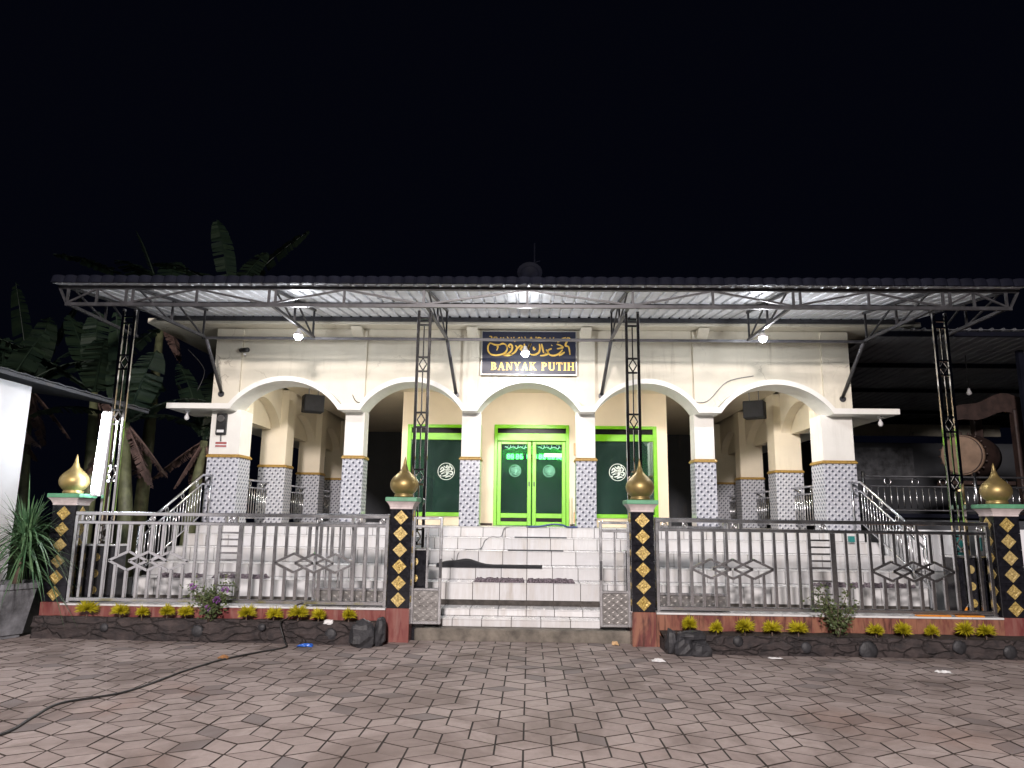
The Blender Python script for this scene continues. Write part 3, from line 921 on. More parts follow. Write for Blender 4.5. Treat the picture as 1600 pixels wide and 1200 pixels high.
# door
fr_ = MB()
dx0, dx1, dz1 = -.76, .90, 3.69
y0, y1 = YH - .035, YH + .11
fr_.cbox(dx0, dx0 + .07, y0, y1, ZP, dz1, .006)
fr_.cbox(dx1 - .07, dx1, y0, y1, ZP, dz1, .006)
fr_.cbox(dx0 + .07, dx1 - .07, y0, y1, dz1 - .08, dz1, .006)
fr_.cbox(dx0 + .07, dx1 - .07, y0, y1, dz1 - .36, dz1 - .19, .006)
fr_.build('door_frame', M['green'], B)
MB().box(dx0 + .07, dx1 - .07, YH + .02, YH + .04, dz1 - .19, dz1 - .08).build('transom_strip', M['screen_black'], B)
xm = .075
for sx_, (a, b) in ((-1, (dx0 + .075, xm - .012)), (1, (xm + .012, dx1 - .075))):
    zt = dz1 - .375
    f = MB()
    y0, y1 = YH - .015, YH + .04
    f.cbox(a, a + .085, y0, y1, ZP + .01, zt, .006)
    f.cbox(b - .085, b, y0, y1, ZP + .01, zt, .006)
    f.cbox(a + .085, b - .085, y0, y1, zt - .06, zt, .006)
    f.cbox(a + .085, b - .085, y0, y1, ZP + .01, ZP + .09, .006)
    f.cbox(a + .085, b - .085, y0, y1, ZP + .17, ZP + .27, .006)
    lf = f.build('door_leaf', M['green'], B)
    MB().box(a + .085, b - .085, YH + .01, YH + .018, ZP + .27, zt - .06).build('pane', M['glass'], lf)
    MB().box(a + .085, b - .085, YH + .005, YH + .02, ZP + .09, ZP + .17).build('kick_strip', M['screen_black'], lf)
    hx = b - .043 if sx_ < 0 else a + .043
    MB().cbox(hx - .012, hx + .012, YH - .03, YH - .0155, 2.33, 2.43, .004).build('handle', M['black'], lf)
    cx = (a + b) / 2 + (.02 if sx_ < 0 else .0)
    roundel(cx, 2.67, .13, lf, M['decal_mint'], YH + .009, 3)
    d = MB()
    for k in range(9):
        x = cx - .24 + k * .055
        pts = [[(0, 0), (.03, .012), (.05, -.012), (.075, .012)], [(0, .02), (.02, -.02), (.06, -.025), (.075, .015)], [(.02, .05), (.03, .0), (.06, -.005)]][k % 3]
        d.stroke([(x + p, 3.19 + q) for p, q in pts], .018, XZ, YH + .0058, YH + .0088, 3)
        if k % 2:
            d.stroke([(x + .02, 3.235), (x + .035, 3.24)], .016, XZ, YH + .0058, YH + .0088, 2)
    d.build('script_decal', M['decal_mint'], lf, recalc=True)
    if sx_ > 0:
        MB().box(.35, .80, YH + .005, YH + .009, 2.98, 3.06).build('reflection_strip', M['plastic'], lf)  # white strip on the pane, standing in for the display's reflection
# running-text display glowing green inside the hall
led = thing('led_display', (.13, 20.42, 3.3), 'glowing green digit display seen through the door glass', 'led display')
MB().cbox(-.60, .90, 20.44, 20.46, 3.27, 3.40, .004).build('case', M['black'], led)
d8 = ((0, 0, 1, 0), (0, .5, 1, .5), (0, 1, 1, 1), (0, 0, 0, .5), (0, .5, 0, 1), (1, 0, 1, .5), (1, .5, 1, 1))
def digit(mb, x, z, w, h, segs):
    for k in segs:
        a, b, c, e = d8[k]
        mb.bar((x + a * w, 20.42, z + b * h), (x + c * w + .001, 20.42, z + e * h + (.001 if a == c else 0)), .036, .014, (0, 1, 0))
mb = MB()
for x, s in ((-.60, range(7)), (-.49, range(7)), (-.35, range(7)), (-.24, (0, 1, 2, 3, 4, 5)), (-.04, range(7)), (.15, (5, 6)), (.29, range(7)), (.40, (0, 2, 3, 4, 5, 6)), (.54, range(7)), (.65, range(7)), (.76, (0, 1, 2, 4, 5)), (.86, range(7))):
    digit(mb, x, 3.29, .062, .11, list(s))
mb.build('digits', M['led'], led)

# ------------------------------------------------------------------ things on the facade
sg = thing('name_board', (.0, YF - .07, 4.28), 'navy signboard with gold script reading BANYAK PUTIH over the middle arch', 'sign')
SX0, SX1, SZ0, SZ1 = -.90, .90, 4.265, 5.125
yb = YF - .10
MB().box(SX0 + .02, SX1 - .02, yb, yb + .03, SZ0 + .02, SZ1 - .02).build('board', M['board'], sg)
f = MB()
f.cbox(SX0, SX0 + .02, yb - .012, yb + .034, SZ0, SZ1, .003); f.cbox(SX1 - .02, SX1, yb - .012, yb + .034, SZ0, SZ1, .003)
f.cbox(SX0 + .02, SX1 - .02, yb - .012, yb + .034, SZ0, SZ0 + .02, .003); f.cbox(SX0 + .02, SX1 - .02, yb - .012, yb + .034, SZ1 - .02, SZ1, .003)
f.build('frame', M['alu'], sg)
def sgp(p):   # drawing units of the sign layout -> metres on the board
    return (SX0 + .02 + (p[0] - 110) / 1300 * 1.76, SZ1 - .02 - (p[1] - 122) / 623 * .82)
strokes = [
    [(450, 330), (455, 390), (415, 445), (330, 470), (240, 462), (196, 415), (190, 345), (218, 292)], [(350, 318), (395, 300), (440, 320), (455, 365)], [(218, 292), (290, 318), (350, 318)],
    [(500, 360), (475, 335), (505, 310), (528, 345), (515, 405), (465, 452), (400, 470)], [(400, 470), (470, 474), (530, 462)],
    [(570, 325), (595, 365), (560, 430), (500, 470)], [(600, 370), (640, 330), (668, 345), (640, 385), (690, 400)], [(695, 300), (705, 400), (690, 440)],
    [(735, 395), (772, 330), (785, 300), (755, 360), (742, 430)], [(750, 445), (830, 462), (895, 430), (912, 370), (905, 300)],
    [(935, 300), (950, 370), (965, 435)], [(1000, 385), (1025, 440), (975, 468), (915, 474)], [(1145, 305), (1195, 320), (1232, 352), (1150, 372)],
    [(1075, 370), (1025, 400), (1045, 455), (1110, 472), (1180, 440), (1228, 385)], [(1310, 225), (1285, 270), (1268, 325), (1312, 345), (1330, 460)],
    [(1175, 470), (1215, 450), (1255, 420)], [(822, 345), (830, 385), (850, 370)]]
upper = [[(205, 195), (238, 200), (230, 262)], [(275, 205), (312, 210), (303, 245), (268, 240), (275, 205)], [(362, 205), (385, 245), (408, 205)], [(452, 198), (470, 225), (455, 255)],
         [(508, 208), (535, 240), (552, 200)], [(555, 272), (600, 235), (632, 205)], [(655, 200), (672, 240), (690, 265)], [(700, 195), (722, 235), (742, 265)], [(750, 262), (792, 205), (800, 255)],
         [(858, 195), (862, 258), (892, 205), (912, 245), (990, 208)], [(900, 200), (940, 225), (985, 240)], [(1050, 208), (1078, 252), (1108, 200)], [(1128, 262), (1200, 232), (1272, 205)],
         [(1155, 275), (1230, 240), (1298, 214)], [(1290, 208), (1328, 215), (1305, 250)], [(310, 350), (332, 345), (310, 402)], [(858, 462), (866, 466)], [(982, 436), (990, 442)], [(1070, 315), (1085, 330)]]
L = MB()
for s in strokes:
    L.stroke([sgp(p) for p in s], .034, XZ, yb - .010, yb - .001, 5)
for s in upper:
    L.stroke([sgp(p) for p in s], .022, XZ, yb - .009, yb - .001, 4)
L.build('arabic_lettering', M['letter_gold'], sg, recalc=True)
# serif capitals: thick stems, thin joins, slab serifs   (unit box 1 high)
def glyph(mb, ch, x, z, h):
    T, t_ = .20, .09
    def st(x0, y0, x1, y1, w):       # straight stroke of horizontal width w
        mb.prism([(x + (x0 - w / 2) * h, z + y0 * h), (x + (x0 + w / 2) * h, z + y0 * h), (x + (x1 + w / 2) * h, z + y1 * h), (x + (x1 - w / 2) * h, z + y1 * h)], XZ, yb - .010, yb - .001)
    def hz(x0, x1, y, w=t_):
        mb.prism([(x + x0 * h, z + (y - w / 2) * h), (x + x1 * h, z + (y - w / 2) * h), (x + x1 * h, z + (y + w / 2) * h), (x + x0 * h, z + (y + w / 2) * h)], XZ, yb - .0095, yb - .001)
    def serif(cx, w=.34):
        hz(cx - w / 2, cx + w / 2, .035, .07)
    def serift(cx, w=.34):
        hz(cx - w / 2, cx + w / 2, .965, .07)
    def bowl(x0, y0, y1, wd):
        a, b = [], []
        for k in range(11):
            th = -math.pi / 2 + math.pi * k / 10
            cy, ry = (y0 + y1) / 2, (y1 - y0) / 2
            a.append((x + (x0 + (wd - T) * max(math.cos(th), 0)) * h, z + (cy + (ry - t_) * math.sin(th)) * h))
            b.append((x + (x0 + wd * max(math.cos(th), 0)) * h, z + (cy + ry * math.sin(th)) * h))
        mb.strip(a, b, XZ, yb - .0105, yb - .001)
    if ch == 'B':
        st(.2, 0, .2, 1, T); serif(.2); serift(.2); bowl(.25, 0, .54, .45); bowl(.25, .46, 1, .4); return .82
    if ch == 'P':
        st(.2, 0, .2, 1, T); serif(.2); serift(.2); bowl(.25, .42, 1, .45); return .8
    if ch == 'A':
        st(.14, 0, .42, 1, t_); st(.7, 0, .42, 1, T); hz(.22, .6, .33, .07); serif(.14, .28); serif(.7); return .92
    if ch == 'N':
        st(.16, 0, .16, 1, t_); st(.16, 1, .7, 0, T * .95); st(.72, 0, .72, 1, t_); serif(.16, .28); serift(.12, .24); serift(.72, .28); return .92
    if ch == 'Y':
        st(.42, 0, .42, .45, T); st(.42, .4, .15, 1, T * .9); st(.42, .4, .7, 1, t_); serif(.42); serift(.15, .32); serift(.7, .26); return .88
    if ch == 'K':
        st(.2, 0, .2, 1, T); serif(.2); serift(.2); st(.3, .42, .68, 1, t_); st(.42, .55, .74, 0, T); serif(.74, .3); serift(.68, .26); return .94
    if ch == 'U':
        st(.2, .22, .2, 1, T); st(.72, .2, .72, 1, t_); serift(.2); serift(.72, .28)
        a = [(x + (.46 - .17 * math.cos(math.pi * k / 10)) * h, z + (.26 - .17 * math.sin(math.pi * k / 10)) * h) for k in range(11)]
        b = [(x + (.46 - (.36 - .05 * k / 10) * math.cos(math.pi * k / 10)) * h, z + (.26 - .27 * math.sin(math.pi * k / 10)) * h) for k in range(11)]
        mb.strip(b, a, XZ, yb - .0105, yb - .001); return .92
    if ch == 'T':
        st(.4, 0, .4, 1, T); serif(.4); hz(.03, .77, .955, .08); st(.06, .72, .045, .93, .07); st(.74, .72, .755, .93, .07); return .84
    if ch == 'I':
        st(.2, 0, .2, 1, T); serif(.2); serift(.2); return .44
    if ch == 'H':
        st(.2, 0, .2, 1, T); st(.72, 0, .72, 1, T); serif(.2); serif(.72); serift(.2); serift(.72); hz(.25, .67, .5); return .96
    return .45
L = MB()
xx = -.715
hh = .152
for ch in 'BANYAK PUTIH':
    xx += glyph(L, ch, xx, 4.36, hh) * hh * 1.065
L.build('latin_lettering', M['letter_gold'], sg, recalc=True)

# loudspeakers hung under the corridor ceiling
def speaker(x, y, z, rz, label):
    o = thing('loudspeaker', (x, y, z), label, 'loudspeaker', 'black loudspeakers hanging in the arcade')
    MB().cbox(x - .22, x + .22, y - .14, y + .16, z, z + .38, .015).build('cabinet', M['darkcloth'], o)
    MB().cbox(x - .205, x + .205, y - .155, y - .141, z + .02, z + .36, .006).build('grille', M['darkcloth'], o)
    MB().bar((x - .1, y, z + .38), (x - .1, y, 4.42), .015).bar((x + .1, y, z + .38), (x + .1, y, 4.42), .015).build('hanger', M['steel'], o)
    o.rotation_euler = (0, 0, rz)
speaker(-4.76, 15.8, 3.87, R(28), 'black loudspeaker hanging inside the leftmost arch')
speaker(4.90, 15.8, 3.82, R(-28), 'black loudspeaker hanging inside the rightmost arch')

me_ = thing('electricity_meter', (-5.76, YF - .06, 3.1), 'grey electricity meter on the left corner column', 'meter')
MB().cbox(-5.85, -5.66, YF - .07, YF - .001, 3.1, 3.5, .01).build('case', M['black'], me_)
MB().tube([(-5.755, YF - .071, 3.4), (-5.755, YF - .11, 3.4)], .065, 14).build('dial', M['dullchrome'], me_)
MB().cbox(-5.82, -5.69, YF - .078, YF - .071, 3.14, 3.19, .002).build('label_plate', M['plastic'], me_)
MB().tube([(-5.76, YF - .03, 3.1), (-5.75, YF - .02, 2.98)], .012, 6).build('conduit', M['greycable'], me_)
pl = MB().cbox(-5.86, -5.63, YF - .012, YF - .002, 2.86, 2.98, .002).build('red_plate', M['plastic'], None, 'small red and white plate under the electricity meter', 'plate')
MB().box(-5.85, -5.64, YF - .014, YF - .0122, 2.93, 2.965).build('red_print', M['redprint'], pl)
MB().box(-5.85, -5.64, YF - .014, YF - .0122, 2.875, 2.905).build('red_print', M['redprint'], pl)
cc = thing('security_camera', (-5.40, YF - .1, 4.66), 'small security camera on the upper left of the facade', 'camera')
MB().tube([(-5.40, YF - .061, 4.62), (-5.38, YF - .16, 4.62)], .02, 8).build('mount', M['plastic'], cc)
MB().tube([(-5.46, YF - .14, 4.70), (-5.28, YF - .26, 4.68)], .045, 10).build('body', M['black'], cc)
cable('wire', [(-3.35, YF - .03, 3.98), (-3.22, YF - .08, 3.74), (-2.98, YF - .03, 3.76), (-2.8, YF - .02, 3.96)], .008, M['rubber'], 'black wire draped over the second column from the left', 'wire')
cable('wire', [(3.0, YF - .03, 3.82), (3.3, YF - .09, 3.80), (3.7, YF - .03, 4.18), (4.2, YF - .02, 4.3)], .008, M['greycable'], 'grey wire drooping above the rightmost arch', 'wire')
cable('wire', [(-6.2, 13.3, 3.9), (-6.1, 13.3, 4.3), (-6.25, 12.9, 4.6)], .007, M['rubber'], 'thin wire hanging above the left ledge', 'wire')

def ledge_bulb(x, y, z, label):
    o = thing('unlit_bulb', (x, y, z - .2), label, 'light bulb', 'unlit bulbs under ledges')
    MB().lathe([(.05, 0), (.05, -.025), (.02, -.03), (.02, -.06)][::-1], (x, y, z), 12).build('socket', M['plastic'], o)
    MB().lathe([(.004, -.185), (.03, -.175), (.045, -.145), (.04, -.11), (.02, -.075), (.018, -.055)], (x, y, z), 14).build('bulb_glass', M['plastic'], o)
ledge_bulb(-6.42, 13.45, ZS, 'unlit white bulb under the left side ledge')
ledge_bulb(6.46, 13.45, ZS, 'unlit white bulb under the right side ledge')
MB().cbox(1.0, 1.2, YH - .03, YH - .005, 3.02, 3.29, .003).build('tan_notice', M['notice'], None, 'tan notice panel on the wall right of the green door', 'notice')
cb = thing('small_cabinet', (1.08, YH - .25, ZP), 'small cream cabinet between the green door and a column', 'cabinet')
MB().cbox(.95, 1.24, YH - .4, YH - .04, ZP + .05, ZP + .62, .008).build('body', M['cream'], cb)
MB().cbox(.97, 1.22, YH - .415, YH - .401, ZP + .08, ZP + .30, .004).build('drawer', M['notice'], cb)
MB().cbox(.97, 1.22, YH - .415, YH - .401, ZP + .34, ZP + .58, .004).build('drawer', M['peach'], cb)
MB().cbox(.96, 1.23, YH - .38, YH - .06, ZP, ZP + .05, .004).build('plinth', M['black'], cb)

# ------------------------------------------------------------------ canopy
CAN = thing('canopy', (0, 11.4, 4.6), 'corrugated metal canopy on steel trusses in front of the arcade', 'canopy')
RX0, RX1 = -7.0, 7.06
RY0, RY1 = 10.1, 13.14
def rz(y): return 4.94 + (y - RY0) / (RY1 - RY0) * 0.36
nr = 76
pitch = (RX1 - RX0) / nr
per = 4
for sidx in range(nr // per):
    x0 = RX0 + sidx * per * pitch
    prof = []
    for k in range(per):
        xk = x0 + k * pitch
        prof += [(xk, 0), (xk + pitch * .70, 0), (xk + pitch * .78, .03), (xk + pitch * .92, .03)]
    prof.append((x0 + per * pitch - .001, 0))
    b = MB()
    ov = .0015 * (sidx % 2)
    lo_ = [(x, z + ov) for x, z in prof]
    hi_ = [(x, z + ov + .004) for x, z in prof]
    for i in range(len(prof) - 1):
        q = []
        for (xa, za), (xb, zb) in (((lo_[i]), (lo_[i + 1])),):
            b.hexa([(xa, RY0, rz(RY0) + za), (xb, RY0, rz(RY0) + zb), (xb, RY1, rz(RY1) + zb), (xa, RY1, rz(RY1) + za),
                    (xa, RY0, rz(RY0) + za + .004), (xb, RY0, rz(RY0) + zb + .004), (xb, RY1, rz(RY1) + zb + .004), (xa, RY1, rz(RY1) + za + .004)])
    b.build('roof_sheet', M['zinc'], CAN)
# tile-form flashing along the front edge
fl = MB()
a, b_ = [], []
for i in range(nr * 6 + 1):
    x = RX0 + (RX1 - RX0) * i / (nr * 6)
    u = (i % 6) / 6
    a.append((x, 0)); b_.append((x, .028 * (abs(math.sin(math.pi * u)) ** 0.6)))
for i in range(len(a) - 1):
    x0, x1 = a[i][0], a[i + 1][0]
    d0, d1 = b_[i][1], b_[i + 1][1]
    fl.hexa([(x0, RY0 - .045 - d0, 4.935), (x1, RY0 - .045 - d1, 4.935), (x1, RY0 - .02, 4.935), (x0, RY0 - .02, 4.935),
             (x0, RY0 - .01 - d0, 5.045 + d0 * .35), (x1, RY0 - .01 - d1, 5.045 + d1 * .35), (x1, RY0 + .02, 5.04 + d1 * .35), (x0, RY0 + .02, 5.04 + d0 * .35)])
fl.build('edge_flashing', M['roof_dark'], CAN)
MB().box(RX0, RX1, RY1 - .06, RY1 - .005, rz(RY1) - .09, rz(RY1) - .012).build('back_purlin', M['steel'], CAN)
MB().box(RX0, RX1, 11.60, 11.65, rz(11.6) - .055, rz(11.6) - .004).build('middle_purlin', M['steel'], CAN)
TY = 10.28
ZB = 4.67
def ztop(y): return rz(y) - .03
f = MB()
f.bar((RX0 + .12, TY, ZB), (RX1 - .12, TY, ZB), .045, .05)
f.bar((RX0, TY, ztop(TY)), (RX1, TY, ztop(TY)), .045, .05)
ft = f.build('front_truss', M['steel'], CAN)
PX = [-5.98, -1.54, 1.52, 5.98]
vert = [-6.86, -6.42, -5.98, -4.92, -3.84, -2.72, -1.54, -.02, 1.52, 2.68, 3.84, 4.92, 5.98, 6.42, 6.88]
web = None
for x in vert:
    MB().bar((x, TY, ZB), (x, TY, ztop(TY)), .032, .032).build('web_bar', M['steel'], ft)
    if x in (-5.98, -3.84, 3.84, 5.98):
        MB().bar((x + .1, TY, ZB), (x + .1, TY, ztop(TY)), .032, .032).build('web_bar', M['steel'], ft)
nodes = [(-6.86, 0), (-6.42, 1), (-5.98, 0), (-4.92, 1), (-3.84, 0), (-2.72, 1), (-1.54, 0), (-.02, 1), (1.52, 0), (2.68, 1), (3.84, 0), (4.92, 1), (5.98, 0), (6.42, 1), (6.88, 0)]
for (x0, u0), (x1, u1) in zip(nodes, nodes[1:]):
    MB().bar((x0, TY - .006, ztop(TY) - .02 if u0 else ZB + .02), (x1, TY - .006, ztop(TY) - .02 if u1 else ZB + .02), .026, .026).build('web_bar', M['steel'], ft)
MB().bar((RX0, TY, ztop(TY)), (RX0 + .14, TY, ZB), .032).build('web_bar', M['steel'], ft)
MB().bar((RX1, TY, ztop(TY)), (RX1 - .14, TY, ZB), .032).build('web_bar', M['steel'], ft)
RBY = 12.25
for x, xr in ((-6.86, -6.86), (-5.88, -5.66), (-3.80, -3.74), (-1.50, -1.42), (1.46, 1.42), (3.80, 3.76), (5.86, 5.74), (6.88, 6.88)):
    f = MB()
    f.bar((x, TY + .03, ZB + .01), (xr, RBY, ZB + .01), .04, .045)
    f.bar((x, TY + .03, ztop(TY)), (xr, RBY, ztop(RBY)), .036, .04)
    tr_ = f.build('cross_truss', M['steel'], CAN)
    def pt(u, top):
        y = TY + (RBY - TY) * u
        return (x + (xr - x) * u, y, ztop(y) if top else ZB + .02)
    for u in (.5, .97):
        MB().bar(pt(u, 0), pt(u, 1), .03).build('web_bar', M['steel'], tr_)
    MB().bar(pt(.06, 1), pt(.48, 0), .024).build('web_bar', M['steel'], tr_)
    MB().bar(pt(.52, 1), pt(.95, 0), .024).build('web_bar', M['steel'], tr_)
MB().bar((-5.72, RBY + .04, ZB), (5.80, RBY + .04, ZB), .045, .045).build('rear_bar', M['steel'], CAN)
for x, xe, ze in ((-5.66, -5.80, 3.90), (-1.42, -1.36, 3.92), (1.42, 1.36, 3.92), (5.74, 5.80, 3.90)):
    MB().tube([(x, RBY + .06, ZB), (xe, YF - .065, ze)], .032, 10).build('wall_strut', M['steel'], CAN)
    MB().tube([(xe - .0, YF - .075, ze - .03), (xe, YF - .062, ze - .03)], .06, 12).build('strut_foot', M['steel'], CAN)

# posts on black tiled pedestals
def post(x, y, label, ped_hw):
    o = thing('canopy_post', (x, y, 0), label, 'post', 'steel lattice posts carrying the canopy')
    zt = ZB - .03
    hw = .086
    for sx_ in (-1, 1):
        MB().cbox(x + sx_ * hw - .021, x + sx_ * hw + .021, y - .021, y + .021, 1.20, zt, .005).build('upright', M['mirror'], o)
    cells = [(4.42, 4.52), (3.72, 3.93), (2.9, 3.11), (2.08, 2.29), (1.25, 1.45)]
    prev_ = zt
    for c0, c1 in cells:
        for c in (c0, c1):
            MB().bar((x - hw + .021, y, c), (x + hw - .021, y, c), .026).build('cross_bar', M['mirror'], o)
        if prev_ < zt:
            MB().bar((x, y, c1 + .013), (x, y, prev_ - .013), .018).build('centre_rod', M['mirror'], o)
        if c1 - c0 > .15:
            d = MB()
            m_ = (c0 + c1) / 2
            q = [(x, y, c0 + .014), (x + .055, y, m_), (x, y, c1 - .014), (x - .055, y, m_)]
            for k in range(4):
                d.bar(q[k], q[(k + 1) % 4], .018)
            d.build('diamond', M['mirror'], o)
        prev_ = c0
    p = MB().cbox(x - ped_hw, x + ped_hw, y - .15, y + .15, -.02, 1.17, .008).build('pedestal', M['black_tile'], o)
    MB().cbox(x - ped_hw - .02, x + ped_hw + .02, y - .17, y + .17, 1.17, 1.20, .005).build('pedestal_cap', M['chrome'], o)
    for k in range(4):
        z = .36 + k * .22
        MB().tube([(x, y - .158, z), (x, y - .149, z)], .055, 16).build('gold_disc', M['gold_tile'], p)
    return o
post(PX[0], 10.42, 'steel canopy post at the far left with a lit tube lamp on it', .26)
post(PX[1], 10.42, 'steel canopy post behind the gate pillar left of the steps', .16)
post(PX[2], 10.42, 'steel canopy post behind the gate pillar right of the steps', .16)
post(PX[3], 10.42, 'steel canopy post at the far right by the terrace', .2)

# lit lamps
def bulb(x, y, z, ztop_, label):
    o = thing('lit_bulb', (x, y, z), label, 'light bulb', 'lit bulbs under the canopy')
    MB().lathe([(.004, -.07), (.035, -.06), (.06, -.03), (.066, .0), (.064, .011)], (x, y, z), 16).build('bulb_glass', M['bulb'], o)
    MB().lathe([(.0675, .012), (.064, .04), (.045, .07), (.028, .085), (.026, .12), (.012, .13)], (x, y, z), 12).build('socket', M['plastic'], o)
    MB().tube([(x, y, z + .13), (x + .01, y, (z + ztop_) / 2), (x, y, ztop_)], .005, 5).build('cord', M['rubber'], o)
bulb(-3.75, 11.45, 4.50, 4.66, 'lit bulb hanging under the canopy left of the signboard')
bulb(-.06, 12.28, 4.43, 4.66, 'lit bulb hanging in front of the signboard')
bulb(3.80, 11.6, 4.55, 4.67, 'lit bulb hanging under the canopy right of the signboard')
tb = thing('tube_lamp', (-6.03, 10.24, 1.86), 'glowing white tube lamp upright on the far left canopy post', 'lamp')
MB().tube([(-6.09, 10.22, 1.92), (-6.05, 10.22, 3.02)], .042, 12).build('tube_glass', M['tube'], tb)
MB().bar((-6.05, 10.275, 1.86), (-6.01, 10.275, 3.06), .05, .04, (0, 1, 0)).build('batten', M['plastic'], tb)
for z, x in ((1.88, -6.09), (3.04, -6.05)):
    MB().cbox(x - .03, x + .03, 10.19, 10.27, z - .02, z + .02, .004).build('end_holder', M['plastic'], tb)

# ------------------------------------------------------------------ gate pillars
def gate_pillar(x, yf, label, marble_m, hw=.152, inner=0):
    o = thing('gate_pillar', (x, yf + .155, 0), label, 'pillar', 'black and gold tiled gate pillars')
    yc = yf + .155
    MB().cbox(x - hw - .006, x + hw + .006, yf - .006, yf + .316, -.03, .43, .006).build('marble_base', marble_m, o)
    MB().box(x - hw + .012, x + hw - .012, yf + .012, yf + .298, .43, 1.725).build('core', M['black'], o)
    n = 6
    hgt = (1.722 - .432) / n
    def relief(p0, ux, r):
        """square gold tile set on its corner with a raised boss; p0 centre on the face, ux direction along the face"""
        b = MB()
        nrm = Vector((ux.y, -ux.x, 0))
        uz = Vector((0, 0, 1))
        ring = lambda k, d: [p0 + (ux * a + uz * c) * (r * k) + nrm * d for a, c in ((1, 0), (0, 1), (-1, 0), (0, -1))]
        r0, r1, r2, r3 = ring(1, 0), ring(.95, .007), ring(.62, .007), ring(.5, .003)
        r4, r5 = ring(.28, .003), ring(.12, .012)
        rs = [r0, r1, r2, r3, r4, r5]
        for a, c in zip(rs, rs[1:]):
            for k in range(4):
                j = (k + 1) % 4
                b.face([a[k], a[j], c[j], c[k]])
        b.face(r5)
        return b
    for (ux, p, w_) in ((Vector((1, 0, 0)), Vector((x, yf, 0)), hw * 2), (Vector((0, 1, 0)), Vector((x + hw, yc, 0)), .31), (Vector((0, -1, 0)), Vector((x - hw, yc, 0)), .31)):
        nrm = Vector((ux.y, -ux.x, 0))
        for k in range(n):
            z0 = .432 + k * hgt
            t = MB()
            c0 = p - nrm * .0125
            e = ux * (w_ / 2 - .0005)
            zz = (z0 + .0015, z0 + hgt - .0015)
            bk = [c0 - e + nrm * -.0, c0 + e]
            fr = [p - ux * (w_ / 2 - .003), p + ux * (w_ / 2 - .003)]
            t.hexa([Vector((q.x, q.y, zz[0])) for q in (fr[0], fr[1], bk[1] - ux * .0125, bk[0] + ux * .0125)] + [Vector((q.x, q.y, zz[1])) for q in (fr[0], fr[1], bk[1] - ux * .0125, bk[0] + ux * .0125)])
            to = t.build('tile', M['black_tile'], o)
            relief(Vector((p.x, p.y, z0 + hgt / 2)) + nrm * .0008, ux, .099).build('gold_diamond', M['gold_tile'], to)
    c = MB()
    c.cbox(x - hw - .005, x + hw + .005, yf - .005, yf + .315, 1.725, 1.757, .005)
    for k in range(5):
        u0, u1 = k / 5, (k + 1) / 5
        w0, w1 = .008 + .045 * u0 ** 1.6, .008 + .045 * u1 ** 1.6
        z0, z1 = 1.757 + .07 * u0, 1.757 + .07 * u1
        c.hexa([(x - hw - w0, yf - w0, z0), (x + hw + w0, yf - w0, z0), (x + hw + w0, yf + .31 + w0, z0), (x - hw - w0, yf + .31 + w0, z0),
                (x - hw - w1, yf - w1, z1), (x + hw + w1, yf - w1, z1), (x + hw + w1, yf + .31 + w1, z1), (x - hw - w1, yf + .31 + w1, z1)])
    c.build('capital', M['pinkwhite'], o)
    MB().cbox(x - hw - .062, x + hw + .062, yf - .062, yf + .372, 1.828, 1.885, .006).build('cap_slab', M['mint'], o)
    prof = [(.128, 0), (.133, .012), (.133, .034), (.122, .042), (.126, .052), (.152, .075), (.178, .11), (.192, .15), (.195, .185), (.186, .225), (.165, .262), (.135, .295), (.102, .325), (.074, .352), (.054, .378), (.042, .405), (.036, .43), (.03, .435), (.024, .47), (.014, .52), (.004, .56)]
    MB().lathe(prof, (x, yc, 1.886), 32).build('dome', M['dome'], o)
    return o
gate_pillar(-1.70, 10.0, 'black pillar with gold dome left of the steps', M['marble_red'])
gate_pillar(1.55, 10.0, 'black pillar with gold dome right of the steps on streaked marble base', M['marble_vein'])
gate_pillar(-6.42, 10.12, 'black pillar with gold dome at the left end beside the potted plant', M['marble_red'], .165)
gate_pillar(6.36, 10.0, 'black pillar with gold dome at the far right end', M['marble_red'], .165)

# plinth walls
for s, x0, x1, mm, lab in ((-1, -6.24, -1.86, M['marble_red'], 'low red marble plinth wall under the left fence'), (1, 1.71, 6.19, M['marble_vein'], 'low streaked marble plinth wall under the right fence')):
    o = thing('plinth_wall', ((x0 + x1) / 2, 10.1, 0), lab, 'wall')
    MB().box(x0, x1, 10.015, 10.22, -.03, .40).build('core', M['concrete'], o)
    n = 8
    for k in range(n):
        a, b = x0 + (x1 - x0) * k / n, x0 + (x1 - x0) * (k + 1) / n
        MB().cbox(a + .001, b - .001, 10.0, 10.014, -.02, .405, .003).build('marble_panel', mm, o)
    n = 11
    for k in range(n):
        a, b = x0 + (x1 - x0) * k / n, x0 + (x1 - x0) * (k + 1) / n
        MB().cbox(a + .0015, b - .0015, 9.985, 10.23, .406, .43, .003).build('coping_tile', M['step_tile'], o)

